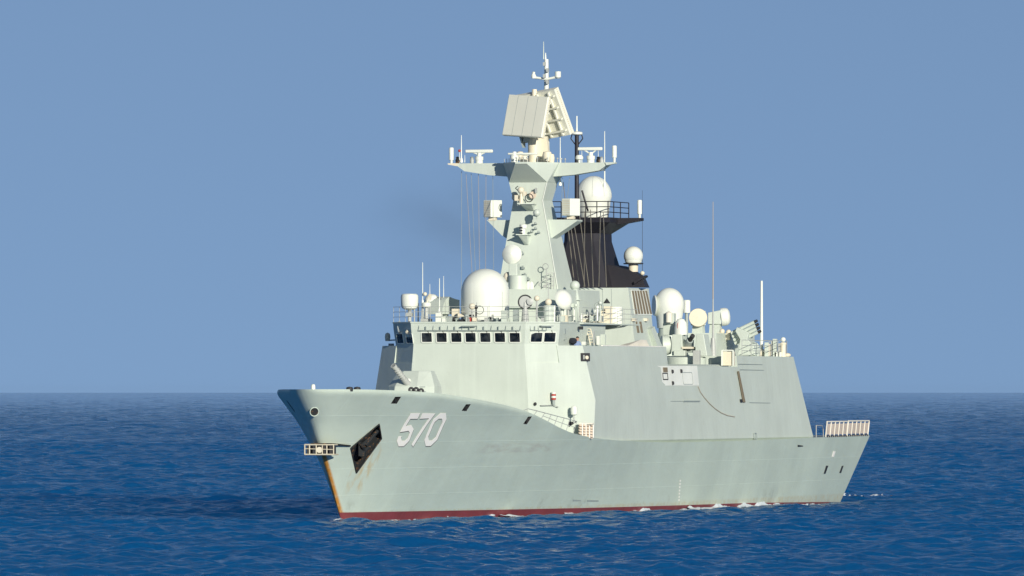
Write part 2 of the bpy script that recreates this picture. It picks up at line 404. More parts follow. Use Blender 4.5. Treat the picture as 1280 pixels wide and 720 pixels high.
WL_U = [0, .004, .03, .08, .16, .24, .33, .42, .52, .75, .9, 1.0]; WL_B = [0.0, 0.16, 0.62, 1.6, 3.3, 4.75, 6.0, 6.7, 7.0, 6.95, 6.6, 6.0]
stem = lambda z: np.interp(z, ST_Z, ST_S)
tran = lambda z: np.interp(z, [-2.5, 0, 5.14, 9], [132, 133.2, 137.2, 140])
sheer = lambda s: np.interp(s, SH_S, SH_Z)
def hull_y(s, z):
    s = np.asarray(s, float); z = np.asarray(z, float)
    u = np.clip((s - stem(z)) / (tran(z) - stem(z)), 0, 1)
    ztop = sheer(s); tt = np.clip(z / ztop, -0.3, 1.0)
    bd = np.interp(0.5 + u * 136.6, DK_S, DK_B); bw = np.interp(u, WL_U, WL_B)
    p = np.interp(u, [0, .12, .35, .5, 1], [1.0, 1.12, 1.12, 1.0, 1.0])
    y = bw + (bd - bw) * np.sign(tt) * np.abs(tt) ** p
    roll = 0.22 * np.clip((tt - 0.955) / 0.045, 0, 1) ** 2.2 * np.clip((36 - s) / 10, 0, 1) * np.clip(bd / 1.5, 0, 1)
    return np.where(tt < 0, bw * (1 + 0.25 * tt), y - roll)
def hull_pt(s, z, off=0.0):
    y = float(hull_y(s, z))
    if off:
        e = 0.05
        ds = (float(hull_y(s + e, z)) - float(hull_y(s - e, z))) / (2 * e); dz = (float(hull_y(s, z + e)) - float(hull_y(s, z - e))) / (2 * e)
        n = Vector((ds, 1, -dz)).normalized()
        return Vector((-s, y, z)) + n * off
    return Vector((-s, y, z))
def HULL(px, py):                              # photo mark -> (s, z) on the port side of the hull
    y = 3.0
    for _ in range(80):
        p = PY(px, py, y); y += 0.5 * (float(hull_y(-p.x, p.z)) - y)
    return -p.x, p.z

boot_z = lambda s: np.interp(s, [8, 60, 100, 131, 140], [0.62, 0.42, 0.28, 0.0, -0.1])
def hull_rows(us, ts, zlo, zhi):
    """grid of port-side points; zlo/zhi are functions of station"""
    G = []
    for t in ts:
        row = []
        for u in us:
            s = 0.5 + u * 136.6
            for _ in range(6):
                z = zlo(s) + t * (zhi(s) - zlo(s)); s = stem(z) + u * (tran(z) - stem(z))
            row.append((s, float(hull_y(s, z)) if u > 0 else 0.0, z))
        G.append(row)
    return G

build_sea()
ship = empty('warship')
tag(ship, 'pale grey green naval frigate with hull number 570 steaming on calm blue sea', 'warship')

us = np.unique(np.concatenate([np.linspace(0, 1, 30) ** 2 * 0.06, np.linspace(0.06, 0.42, 46), np.linspace(0.42, 1, 34)]))
def shell(name, zlo, zhi, ts, mat, closed_top, parent):
    G = hull_rows(us, ts, zlo, zhi); mb = MB(); bm = mb.bm
    port = [[mb.v((-s, y, z)) for s, y, z in row] for row in G]
    star = [[port[j][0]] + [mb.v((-s, -y, z)) for s, y, z in row[1:]] for j, row in enumerate(G)]
    for g in (port, star):
        for a, b in zip(g, g[1:]):
            for i in range(len(us) - 1): bm.faces.new((a[i], a[i + 1], b[i + 1], b[i]))
    for a, b, c, d in zip(port, port[1:], star, star[1:]): bm.faces.new((a[-1], b[-1], d[-1], c[-1]))   # transom
    for row, srow in ((port[0], star[0]), (port[-1], star[-1])):
        for i in range(len(us) - 1):
            if i == 0: bm.faces.new((row[0], row[1], srow[1]))
            else: bm.faces.new((row[i], row[i + 1], srow[i + 1], srow[i]))
    return mb.build(name, mat, parent, ang=40)
deck_drop = lambda s: sheer(s)
hull = shell('hull', lambda s: boot_z(s), lambda s: sheer(s), np.concatenate([np.linspace(0, .94, 17), [.955, .97, .98, .99, 1.0]]), [M['hull'], M['dark'], M['rust']], True, ship)
boot = shell('boot_topping', lambda s: -1.6, lambda s: boot_z(s), np.linspace(0, 1, 5), M['boot'], True, hull)

# openings cut into the shell: anchor pocket and mooring ports
def hull_prism(marks, depth, outw=0.5):
    pts = [HULL(*q) for q in marks]
    o = [hull_pt(s, z, outw) for s, z in pts]; c0 = sum(o, Vector()) / len(o)
    n = (hull_pt(*pts[0], 1.0) - hull_pt(*pts[0])).normalized()
    i = [p - n * (depth + outw) for p in o]
    return o, i, n
def cut(target, marks, depth, slot):
    o, i, n = hull_prism(marks, depth)
    mb = MB(); mb.loft([o, i]); bmesh.ops.recalc_face_normals(mb.bm, faces=mb.bm.faces[:])
    me = bpy.data.meshes.new('cutter'); mb.bm.to_mesh(me); mb.bm.free()
    for mm in target.data.materials: me.materials.append(mm)
    for p in me.polygons: p.material_index = slot
    c = bpy.data.objects.new('cutter', me); COL.objects.link(c)
    md = target.modifiers.new('cut', 'BOOLEAN'); md.operation = 'DIFFERENCE'; md.solver = 'EXACT'; md.object = c
    return c
cutters = []
POCKET = [(438, 560), (473.5, 530), (476.5, 548), (445, 591)]
cutters.append(cut(hull, POCKET, 0.55, 2))
PORTS = [[(488.5, 504.5), (494, 496), (501.5, 495.8), (496, 504.6)], [(577, 513.5), (582.5, 505.5), (588.5, 505.2), (583, 514)], [(654, 530), (660, 521), (664.5, 521.3), (658.5, 530.5)]]
for q in PORTS: cutters.append(cut(hull, q, 0.5, 1))  # mooring port walls coloured near black to stand in for deep shade
bpy.context.view_layer.update()
dg = bpy.context.evaluated_depsgraph_get()
newme = bpy.data.meshes.new_from_object(hull.evaluated_get(dg))
hull.modifiers.clear(); hull.data = newme; hull.data.name = 'hull'
for c in cutters: bpy.data.objects.remove(c)
hull.data.set_sharp_from_angle(angle=R(58))

def hull_strip(mb, pts, off, th, close=True):   # polygon in (s,z) laid on the shell
    a = [hull_pt(s, z, off) for s, z in pts]; b = [hull_pt(s, z, off + th) for s, z in pts]
    mb.loft([a, b])
# rim around the pocket and the anchor in it
mb = MB(); o, i, nA = hull_prism(POCKET, 0.0, 0.03)
for a, b in zip(o, o[1:] + o[:1]): mb.tube(a, b, 0.05, n=6)
mb.build('pocket_rim', M['rust'], hull)
mb = MB(); cpk = sum(o, Vector()) / 4 - nA * 0.15
a0, a1 = (o[1] + o[2]) / 2 - nA * .2, (o[0] + o[3]) / 2 - nA * .1
mb.tube(a0, cpk, 0.13, 0.16); 
cr = cpk + (a1 - a0) * 0.14
e = (o[3] - o[0]).normalized()
mb.box(cr, (0.5, 0.42, 0.9), 0.3)
for sgn in (-1, 1):
    mb.tube(cr + e * 0.28 * sgn, cr + e * 0.42 * sgn + (a1 - a0) * -0.30 + nA * 0.12, 0.20, 0.05)
mb.tube(cr + nA * .2 - e * .45, cr + nA * .2 + e * .45, 0.12)
mb.build('anchor', M['rust'], ship)
# small black fittings in the mooring ports
for q in PORTS:
    o, i, n = hull_prism(q, 0.0, -0.12); c = sum(o, Vector()) / 4
    MB().tube(c - Vector((0.15, 0, 0.2)), c + Vector((0.12, 0, 0.22)), 0.06).build('port_roller', M['rust'], hull)

# hull number 570: strokes in station / height, white over a black drop shade
NB = [HULL(495, 557), HULL(515, 517), HULL(539, 559.5), HULL(557, 522.5)]
zb, zt = NB[0][1], NB[1][1]
def digits():
    W = 1.0; T = 0.27; out = []
    five = [(.96, 1), (.12, 1), (.08, .50), (.62, .585), (.93, .50), (.97, .28), (.80, .04), (.55, 0), (.25, .02), (.02, .15), (0.02, .27), (.28, .27), (.33, .15), (.52, .105), (.66, .15), (.70, .30), (.66, .43), (.50, .475), (.34, .46), (.30, .40), (.04, .40)]
    return out
def stroke_poly(path, wd):                      # thick polyline -> quads
    quads = []
    P = [np.array(p, float) for p in path]
    nrm = []
    for a, b in zip(P, P[1:]):
        d = (b - a) / np.linalg.norm(b - a); nrm.append(np.array([-d[1], d[0]]))
    offs = []
    for k in range(len(P)):
        if k == 0: n = nrm[0]; m = 1
        elif k == len(P) - 1: n = nrm[-1]; m = 1
        else:
            n = nrm[k - 1] + nrm[k]; n /= np.linalg.norm(n); m = min(1 / max(0.35, n @ nrm[k]), 1.6)
        offs.append(n * m * wd / 2)
    for k in range(len(P) - 1):
        quads.append((P[k] - offs[k], P[k + 1] - offs[k + 1], P[k + 1] + offs[k + 1], P[k] + offs[k]))
    return quads
DH = zt - zb
DW = 0.0
GL = {'5': [(.92, .93), (.22, .93), (.12, .52), (.62, .56), (.88, .46), (.88, .20), (.66, .07), (.34, .07), (.12, .20), (.12, .30)],
      '7': [(.04, .93), (.90, .93), (.34, 0.0)],
      '0': [(.14, .22), (.14, .78), (.36, .93), (.66, .93), (.88, .78), (.88, .22), (.66, .07), (.36, .07), (.14, .22), (.14, .3)]}
def number(mb, off, ds, dz, th, k):
    for ch, (x0, x1) in (('570'[k], NUM[k]),):
        for q in stroke_poly([(x0 + (x1 - x0) * a, b * DH) for a, b in GL[ch]], STROKE):
            a, b, c, d = q
            # subdivide along the stroke so that it follows the flare
            n = max(2, int(np.linalg.norm(b - a) / 0.35) + 1)
            for k in range(n):
                t0, t1 = k / n, (k + 1) / n
                cs = [a + (b - a) * t0, a + (b - a) * t1, d + (c - d) * t1, d + (c - d) * t0]
                hull_strip(mb, [(p[0] + ds - .12 - .80 * p[1] / DH, zb + p[1] + dz) for p in cs], off, th)
NUM = []; STROKE = 0.38
for (l, rr_) in (((494.5, 557), (510, 557)), ((510.5, 557.5), (526, 557.5)), ((526.8, 558), (543.8, 558))):
    NUM.append((HULL(*l)[0], HULL(*rr_)[0]))
print('NUM', NUM, zb, zt, NB)
for k in range(3):
    num = MB(); number(num, 0.020, 0.0, 0.0, 0.006, k); bmesh.ops.remove_doubles(num.bm, verts=num.bm.verts, dist=0.004); num = num.build('hull_digit', M['marking'], hull, smooth=False)
    sh = MB(); number(sh, 0.010, 0.08, -0.05, 0.006, k); bmesh.ops.remove_doubles(sh.bm, verts=sh.bm.verts, dist=0.004); sh.build('digit_shade', M['marking_shade'], num, smooth=False)

# bow chock (closed eye) on the port bow, slit on the starboard bow
p = PY(391.5, 513.3, 0.22); n = Vector((.85, .5, -.25)).normalized(); p = p + n * .26
mb = MB(); mb.torus(p + n * 0.05, n, 0.29, 0.03)
ch = mb.build('bow_chock', M['hull'], hull)
MB().lathe([(0.0, 0), (0.29, 0.0), (0.28, 0.05), (0, 0.03)], p + n * 0.005, n, 20).build('chock_opening', M['rust'], ch)
for sgn_s, zz in ((5.2, 7.9),):
    q = hull_pt(sgn_s, zz, 0.03); q2 = hull_pt(sgn_s + .5, zz - .5, 0.03)
    mb = MB(); pts = [hull_pt(sgn_s + a, zz + b, 0.012) for a, b in ((0, 0), (.5, -.62), (.62, -.52), (.14, .12))]
    pts = [Vector((v.x, -v.y, v.z)) for v in pts]
    mb.loft([pts, [v + Vector((0, -.02, 0)) for v in pts]]).build('mooring_slit', M['dark'], hull)

# roller platform projecting over the stem
c = PY(402.5, 562.3, 0.0)
plat = MB().box(c + Vector((0.15, 0, -.30)), (1.1, 1.95, 0.07)).build('bow_platform', M['worn'], ship)
mb = MB()
for dz in (-.30, .34): mb.tube(c + Vector((.7, -.98, dz)), c + Vector((.7, .98, dz)), 0.05)
for yy in (-.98, -.66, -.20, .22, .52, .98): mb.tube(c + Vector((.7, yy, -.3)), c + Vector((.7, yy, .34)), 0.045)
for yy in (-.98, .98):
    for dz in (-.3, .34): mb.tube(c + Vector((.7, yy, dz)), c + Vector((-.4, yy, dz)), 0.045)
mb.tube(c + Vector((.7, -.98, .08)), c + Vector((.7, .98, .02)), 0.03)
mb.build('platform_frame', M['worn'], plat)
mb = MB()
for yy in (-.78, -.36, .40, .78): mb.box(c + Vector((.42, yy, 0)), (.4, .26, .5), .2)
mb.box(c + Vector((.05, 0, 0)), (.5, 1.8, .55)); mb.build('platform_gear', M['dark'], plat)
MB().lathe([(.0, 0), (.2, 0), (.2, .25), (0, .25)], c + Vector((.48, .02, 0)), (1, 0, 0), 16).build('roller', M['cream'], plat)
mb = MB(); mb.loft([[c + Vector((-.6, .2, .36)), c + Vector((.55, -.6, .36)), c + Vector((.5, .9, .36)), c + Vector((-2.2, 1.35, .2))], [c + Vector((-.6, .2, .46)), c + Vector((.55, -.6, .44)), c + Vector((.5, .9, .44)), c + Vector((-2.2, 1.35, .3))]])
mb.build('platform_bracket', M['rust'], plat)

# marks on the side
mb = MB()
for k in range(7):
    s, z = HULL(850 - k * 0.25, 601 + k * 4); hull_strip(mb, [(s - .16, z - .06), (s + .16, z - .06), (s + .16, z + .06), (s - .16, z + .06)], .012, .01)
mb.build('draught_marks', M['marking'], hull, smooth=False)
def side_patch(name, marks, mat, off=0.015, th=0.02):
    mb = MB(); hull_strip(mb, [HULL(*q) for q in marks], off, th); return mb.build(name, mat, hull, smooth=False)
side_patch('side_plate', [(1039.5, 571), (1041.5, 564), (1044, 564), (1042, 571)], M['marking'])
side_patch('quarter_port', [(1029.5, 592), (1032.5, 582), (1035, 582), (1031.5, 592)], M['dark'])
side_patch('quarter_port', [(1049, 591), (1052, 582.5), (1054, 582), (1051, 591)], M['dark'])
side_patch('discharge_flap', [(997, 558.5), (997, 556), (1003.5, 557), (1003.5, 558)], M['dark'])
for a in ((716, 625.5, 10), (734, 626, 14)):
    side_patch('fender_scuff', [(a[0], a[1] + 1), (a[0], a[1] - 1.2), (a[0] + a[2], a[1] - .6), (a[0] + a[2], a[1] + .8)], M['grey_dark'], .01, .01)

# fittings standing on the forecastle
mb = MB(); p = PY(391.5, 487, 0.3); mb.lathe([(.14, -.6), (.14, .22), (.11, .33), (0, .37)], p, (0, 0, 1), 14); mb.build('jackstaff_socket', M['white'], ship)
for px in (437, 446.5):
    p = PY(px, 486.3, 2.2); MB().lathe([(.22, -.15), (.24, 0), (.2, .12), (0, .16)], p, (0, 0, 1), 14).build('bollard', M['dark'], ship)

# ------------------------------------------------------------------ superstructure blocks
def yside(z, s=75.0):
    k = float(np.interp(s, [47, 70, 100, 116], [1.0, 0.0, 0.0, 0.0]))
    return float(np.interp(z, [4.5, 4.9, 5.15, 8.0, 11.8], [7.45, 7.62, 7.88, 7.60 + .40 * k, 7.22])) * float(np.interp(s, [100, 116], [1.0, 0.985]))
F_END = 71.0
FWD_S = 43.0
def ring_fwd(z):
    yf = float(np.interp(z, [4.5, 8, 11.9], [4.30, 4.25, 4.0])); ye = yside(z, 47); se = float(np.interp(z, [4.5, 8, 11.9], [47.1, 47.2, 46.6])); ss = se
    ym, ya = yside(z, 60), yside(z, F_END)
    return [S(FWD_S, -yf, z), S(FWD_S, yf, z), S(se, ye, z), S(60, ym, z), S(F_END, ya, z), S(F_END, -ya, z), S(60, -ym, z), S(ss, -ye, z)]
mb = MB(); mb.loft([ring_fwd(z) for z in (4.55, 4.9, 5.15, 6.5, 8.0, 9.3, 10.6)])
fwd = mb.build('forward_superstructure', M['grey'], ship, ang=20)
# side bulwark of the bridge wings, carried aft along the edge
def bulwark(sgn):
    lo, hi = ring_fwd(10.6), ring_fwd(11.8)
    def mir(v): return Vector((v.x, sgn * v.y, v.z))
    # start where the wheelhouse wall ends
    k = 0.55
    a0, b0 = lo[1].lerp(lo[2], k), hi[1].lerp(hi[2], k)
    outer = [(a0, b0), (lo[2], hi[2]), (lo[3], hi[3]), (lo[4], hi[4])] if sgn > 0 else [(lo[0].lerp(lo[7], k), hi[0].lerp(hi[7], k)), (lo[7], hi[7]), (lo[5], hi[5])]
    if sgn < 0: outer = [tuple(Vector((v.x, -v.y, v.z)) for v in q) for q in outer]
    t = 0.10
    inn = [Vector((-.07, -.09, 0)), Vector((-.08, -t, 0)), Vector((0, -t, 0)), Vector((0, -t, 0))]
    mb = MB()
    for (A, B), (C, D), i0, i1 in zip(outer, outer[1:], inn, inn[1:]):
        q = [A, C, C + i1, A + i0]; q2 = [B, D, D + i1, B + i0]
        mb.loft([[mir(v) for v in q], [mir(v) for v in q2]])
    return mb.build('wing_bulwark', M['grey'], fwd, smooth=False)
bulwark(1); bulwark(-1)
# wheelhouse
def ring_wh(z):
    yf, ye, se = (float(np.interp(z, [10.6, 11.9, 12.9, 13.35], q)) for q in ([4.07, 3.98, 4.10, 4.12], [5.95, 5.85, 5.98, 6.0], [45.25, 45.15, 45.05, 45.0]))
    s0 = float(np.interp(z, [10.6, 11.9, 12.9, 13.35], [43.0, 43.0, 42.82, 42.8]))
    return [S(s0, -yf, z), S(s0, yf, z), S(se, ye, z), S(58, ye, z), S(58, -ye, z), S(se, -ye, z)]
wh = MB().loft([ring_wh(10.6), ring_wh(11.9), ring_wh(12.9), ring_wh(13.35)]).build('wheelhouse', M['grey'], ship, smooth=False)
r0, r1 = ring_wh(11.9), ring_wh(12.9)
F_front = Face(r0[0], r0[1], r1[1], (1, 0, 0)); F_port = Face(r0[1], r0[2], r1[2], (1, 1, 0)); F_star = Face(r0[0], r0[5], r1[5], (1, -1, 0))
def window(F, px, py, wd, ht):
    c = F.at(px, py)
    fr = F.frame(MB(), c, wd + .12, ht + .12, .07, 0.004, 0.05, .12).build('window', M['white'], wh)
    F.plate(MB(), c, wd, ht, 0.006, 0.015, .09).build('pane', M['glass'], fr, smooth=False)
    mb = MB(); a = c + F.u * (ht / 2 + .13) + F.n * .08 + F.t * .12
    mb.tube(a, c - F.u * (ht * .12) + F.t * .26 + F.n * .05, .016, n=5); mb.tube(a, a - F.n * .08, .03, n=5); mb.build('wiper', M['dark'], fr)
for px in (533.6, 552.2, 570.6, 588.4, 606.8, 625.1, 643.6): window(F_front, px, 421.7, .74, .66)
for px in (670.2, 686.8): window(F_port, px, 421.5, .96, .66)
for px in (500.6, 512.2): window(F_star, px, 423.0, .98, .66)
# visor rail above the windows
for F, x0, x1 in ((F_front, 524, 651), (F_port, 662, 682)):
    mb = MB(); a, b = F.at(x0, 412.6), F.at(x1, 412.6); mb.tube(a + F.n * .14, b + F.n * .14, .025, n=6)
    k = 8 if F is F_front else 3
    for i in range(k):
        q = a.lerp(b, i / (k - 1)); mb.tube(q + F.n * .14, q + F.u * .32 + F.n * .0, .018, n=5)
        if i < k - 1:
            q2 = q.lerp(a.lerp(b, (i + 1) / (k - 1)), .5); mb.box(q2 + F.n * .12 + F.u * .16, (.05, .05, .26))
    mb.build('wiper_rail', M['grey_dark'], wh)
# roof edge plate and bridge roof
F_lowp = Face(ring_fwd(8)[1], ring_fwd(8)[2], ring_fwd(10.6)[2], (1, 1, 0)); F_lowf = Face(ring_fwd(8)[0], ring_fwd(8)[1], ring_fwd(10.6)[1], (1, 0, 0))
F_slab = Face(ring_fwd(8)[2], ring_fwd(8)[3], ring_fwd(10.6)[2], (0, 1, 0)); F_low0 = Face(ring_fwd(4.6)[1], ring_fwd(4.6)[2], ring_fwd(8)[2], (1, 1, 0))
F_lows = Face(ring_fwd(8)[0], ring_fwd(8)[7], ring_fwd(10.6)[7], (1, -1, 0))
mb = MB(); r = ring_wh(13.35); r2 = [v + Vector((0, 0, .10)) for v in r]
mb.loft([[v.lerp(Vector((-50, 0, v.z)), -.006) for v in r], [v.lerp(Vector((-50, 0, v.z)), -.006) for v in r2]]).build('roof_edge', M['grey'], wh, smooth=False)

# mid and after blocks
def blk(s0, s1, z0, z1, name, steps=(4.9, 5.15,), rake1=0.0):
    zs = [z0] + [q for q in steps if z0 < q < z1] + [z1]
    mb = MB(); rings = []
    for z in zs:
        e = s1 - rake1 * (z - z0); y, y2 = yside(z, s0), yside(z, e); rings.append([S(s0, -y, z), S(s0, y, z), S(e, y2, z), S(e, -y2, z)])
    return mb.loft(rings).build(name, M['grey'], ship, smooth=False)
S_MID = F_END; S_HGR = -PY(921, 450, 7.3).x; S_END = 116.4
mid = blk(S_MID, S_HGR, 4.55, 10.45, 'midship_superstructure')
hgr = blk(S_HGR, S_END, 4.55, 11.25, 'hangar', rake1=0.70)
# flight deck
us_f = np.linspace(115, 136.9, 8)
mb = MB(); top = [S(s, float(hull_y(s, sheer(s))) - .02, sheer(s) + .004) for s in us_f] + [S(s, -float(hull_y(s, sheer(s))) + .02, sheer(s) + .004) for s in us_f[::-1]]
mb.loft([top, [v + Vector((0, 0, .03)) for v in top]]).build('flight_deck', M['grey_dark'], ship, smooth=False)

# ------------------------------------------------------------------ details on the forward faces
def on(F, px, py, off=0.0): return F.at(px, py) + F.n * off
# recessed lamp port in the bulwark corner
c = F_slab.at(732.5, 446.5)
mb = MB(); F_lowp.plate(mb, F_lowp.at(731.5, 446.5), .78, .58, .006, .02, .03); hp = mb.build('light_port', M['dark'], fwd, smooth=False)
MB().lathe([(.0, 0), (.13, 0), (.13, .12), (0, .15)], on(F_lowp, 732.5, 447, .02), F_lowp.n, 14).build('port_lamp', M['cream'], hp)
MB().box(on(F_lowp, 729.5, 446.5, .05), (.1, .1, .3)).build('lamp_bracket', M['steel'], hp)
# striped lamp on the port facet
p = on(F_lowp, 689.3, 501, .28)
base = MB().lathe([(.10, -.3), (.10, .05), (0, .05)], p, (0, 0, 1), 12); base.tube(p + Vector((0, 0, -.2)), on(F_lowp, 689.3, 505, 0), .04); base.tube(p, on(F_lowp, 691.5, 505, 0), .03)
lamp = base.build('signal_lamp', M['grey_dark'], ship)
for k, mm in enumerate(('red', 'white', 'red', 'white')):
    MB().lathe([(.16, 0), (.16, .135), (.02, .135)], p + Vector((0, 0, .05 + k * .137)), (0, 0, 1), 14).build('lamp_band', M[mm], lamp)
mb = MB(); a = on(F_lowp, 675, 507, .2); b = on(F_lowp, 690, 506.5, .2); c = on(F_lowp, 696, 509, .2); mb.path([a, b, c], .025); mb.tube(a, a - F_lowp.n * .2, .025); mb.tube(c, c - F_lowp.n * .2, .025); mb.build('grab_rail', M['steel'], fwd)
MB().lathe([(.09, 0), (.12, .12), (.06, .2), (0, .2)], on(F_lowp, 668, 505, .0), F_lowp.n, 12).build('floodlight', M['dark'], fwd)
# white life-buoy light drum by the rail
p = on(F_low0, 711.5, 512, .55)
dr = MB().lathe([(.10, -.34), (.21, -.28), (.24, 0), (.22, .22), (.14, .31), (0, .34)], p, (0, 0, 1), 18).build('small_radome', M['white'], ship)
MB().tube(p + Vector((0, 0, -.34)), p + Vector((0, 0, -.9)), .05).build('pedestal', M['steel'], dr)
# dark doorway and the striped net rack beside it
F_low0.plate(MB(), F_low0.at(716.3, 535), .85, .9, .006, .03, .05).build('doorway', M['dark'], fwd, smooth=False)
rk = empty('net_rack', PY(733, 546, 7.2) ); tag(rk, 'rack of rolled brown nets with white battens beside the dark doorway above the sheer step', 'rack')
def loc(o, par): o.parent = par; o.matrix_parent_inverse = Matrix.Translation(-par.location); return o
for k in range(4):
    p = PS(725.6 + k * 4.5, 538.2, 45.3 + .22 * k); mb = MB()
    mb.tube(p + Vector((0, 0, -.55)), p + Vector((0, 0, .42)), .15, n=10)
    roll = loc(mb.build('net_roll', M['net']), rk)
    mb = MB()
    for j in range(5): mb.torus(p + Vector((0, 0, -.42 + j * .19)), (0.3, .3, 1), .15, .03, 12, 5)
    mb.build('lashing', M['navy'], roll)
    mb = MB(); q = p + Vector((.1, .17, 0)); mb.box(q, (.05, .07, 1.0)); loc(mb.build('batten', M['marking']), rk)
p = PS(733, 529.5, 45.6); mb = MB(); mb.box(p, (.4, 1.0, .10)); loc(mb.build('canvas_top', M['canvas']), rk)
# guard rail rising along the sheer step
def railing(name, pts, h, parent, mat='steel', rails=3, r=.022, mesh=0.0):
    pts = [Vector(p) for p in pts]; mb = MB()
    for k in range(1, rails + 1):
        mb.path([p + Vector((0, 0, h * k / rails)) for p in pts], r, 5)
    for p in pts: mb.tube(p, p + Vector((0, 0, h)), r * 1.15, n=5)
    return mb.build(name, M[mat], parent)
pts = []
for px, pb in ((660, 512.5), (671, 522), (681, 524.5), (689, 530), (697, 534), (705, 538), (712, 541), (721, 544)):
    s, z = HULL(px, pb); pts.append(hull_pt(s, z, -.3))
top = []
for px, pt in ((660, 511), (671, 513.5), (681, 516.2), (689, 518.3), (697, 520.4), (705, 522.5), (712, 524.3), (721, 526.8)):
    top.append(pt)
mb = MB(); up = [PY(px, py, p.y) for (px, py), p in zip(((660, 511), (671, 513.5), (681, 516.2), (689, 518.3), (697, 520.4), (705, 522.5), (712, 524.3), (721, 526.8)), pts)]
mb.path(up, .03, 5)
for a, b in zip(up, pts): mb.tube(a, b - Vector((0, 0, .05)), .022, n=5)
mids = [a.lerp(b, .5) for a, b in zip(up, pts)]; mb.path(mids[2:], .02, 5); mb.build('guard_rail', M['steel'], ship)

# main slab details
F_mid = Face(S(75, yside(8), 8), S(95, yside(8), 8), S(75, yside(10.4), 10.4), (0, 1, 0))
pp = F_mid.poly(MB(), [(819.5, 457.4), (871, 457.4), (873.5, 482), (827, 482)], .004, .02).build('side_panel', M['pale_panel'], mid, smooth=False)
F_mid.frame(MB(), F_mid.at(831, 470.5), 1.5, .52, .07, .03, .03, .05).build('panel_hatch', M['dark'], pp)
F_mid.plate(MB(), F_mid.at(831, 462.3), 1.3, .34, .028, .03, .02).build('panel_vent', M['tan'], pp, smooth=False)
F_mid.frame(MB(), F_mid.at(859, 473), 3.0, .9, .04, .028, .02, .2).build('panel_outline', M['grey_dark'], pp)
for q in ((839.5, 464.5), (850.5, 464), (840, 479)): MB().lathe([(.16, 0), (.12, .12), (0, .14)], on(F_mid, *q, .02), F_mid.n, 10).build('panel_fitting', M['dark'], pp)
F_low2 = Face(S(75, yside(6), 6), S(95, yside(6), 6), S(75, yside(7.6), 7.6), (0, 1, 0))
F_h = Face(S(103, yside(8.2, 103), 8.2), S(112, yside(8.2, 112), 8.2), S(103, yside(11, 103), 11), (0, 1, 0)); F_h2 = Face(S(103, yside(6, 103), 6), S(112, yside(6, 112), 6), S(103, yside(7.6, 103), 7.6), (0, 1, 0))
F_low2.poly(MB(), [(853, 502.2), (853, 500.8), (874, 500.8), (874, 502.2)], .004, .08).build('side_ledge', M['grey_dark'], mid, smooth=False)
F_low2.poly(MB(), [(838, 501.8), (838, 501.2), (853, 501.2), (853, 501.8)], .004, .03).build('seam', M['grey_dark'], mid, smooth=False)
F_h.poly(MB(), [(921.6, 464), (923.2, 464), (931.2, 503), (928.8, 503)], .004, .05).build('ladder_slot', M['tan'], hgr, smooth=False)
F_h.poly(MB(), [(925, 499), (927, 499), (928, 503), (926, 503)], .004, .05).build('slot_latch', M['dark'], hgr, smooth=False)
for y0, x0, x1 in ((455, 923, 953), (462, 925, 955)):
    F_h.poly(MB(), [(x0, y0 + .3), (x0, y0 - .3), (x1, y0 + .4), (x1, y0 + 1)], .004, .012).build('seam', M['grey_dark'], hgr, smooth=False)
F_h.poly(MB(), [(937, 503.4), (937, 502.8), (963, 503.4), (963, 504)], .004, .012).build('seam', M['grey_dark'], hgr, smooth=False)
F_slab.poly(MB(), [(762, 453.4), (762, 453), (792, 453.3), (792, 453.7)], .004, .015).build('seam', M['grey_dark'], fwd, smooth=False)
mb = MB(); F_h2.frame(mb, F_h2.at(944, 545.3), .75, .5, .05, .004, .06, .1); mb.build('side_hatch', M['grey_dark'], hgr)
rp = []
for q in ((872, 483), (875, 490), (880, 497), (886, 504), (893, 510.5), (901, 516), (909, 519.3), (918, 521)):
    F = F_mid if q[1] < 490 else F_low2
    rp.append(F.at(*q) + Vector((0, .03, 0)))
o = MB().path(rp, .035, 6).build('rope', M['wire']); tag(o, 'thin rope hanging in a slack curve on the grey ship side', 'rope')

# ------------------------------------------------------------------ main gun
g0 = PS(517, 489, 27.0)
gz = 7.4
gy = g0.y
def gp(ds, dy, z): return S(27.0 + ds, gy + dy, z)
lo = [gp(-2.0, -1.0, gz), gp(-2.0, .7, gz), gp(-.6, 1.6, gz), gp(1.9, 1.6, gz), gp(1.9, -1.6, gz), gp(-.9, -1.7, gz)]
md = [gp(-1.5, -.9, 8.95), gp(-1.5, .65, 8.95), gp(-.2, 1.52, 8.95), gp(1.85, 1.45, 8.95), gp(1.85, -1.5, 8.95), gp(-.6, -1.62, 8.95)]
hi = [gp(-.3, -.6, 10.0), gp(-.3, .45, 10.0), gp(.4, 1.1, 10.0), gp(1.5, 1.05, 10.0), gp(1.5, -1.1, 10.0), gp(.3, -1.15, 10.0)]
gun = MB().loft([lo, md, hi]).build('gun_turret', M['grey'], ship, smooth=False, bevel=.04)
b0 = gp(-.8, .12, 8.75); b1 = PS(491.5, 457, 24.4)
gb = MB().tube(b0, b0.lerp(b1, .45), .27, .21, 14)
gb.tube(b0.lerp(b1, .45), b1, .17, .15, 14); gb.tube(b0.lerp(b1, .91), b1, .20, .20, 14)
for k in range(6): gb.torus(b0.lerp(b1, .42 + k * .08), b1 - b0, .18, .04, 14, 6)
gb = gb.build('gun_barrel', M['steel'], gun)
MB().ball(gp(-1.15, -.05, 9.35), .16).build('muzzle_radar', M['white'], gun)
mb = MB(); mb.box(gp(-1.0, .12, 8.5), (.5, .5, .9)); mb.build('gun_cradle', M['dark'], gun)
for k in range(3):
    MB().torus(PS(514 + k * 6.2, 487.4 + (k == 2) * 1.5, 22.5), (1, .4, 0), .13, .08, 14, 6).build('fairlead', M['dark'], ship)
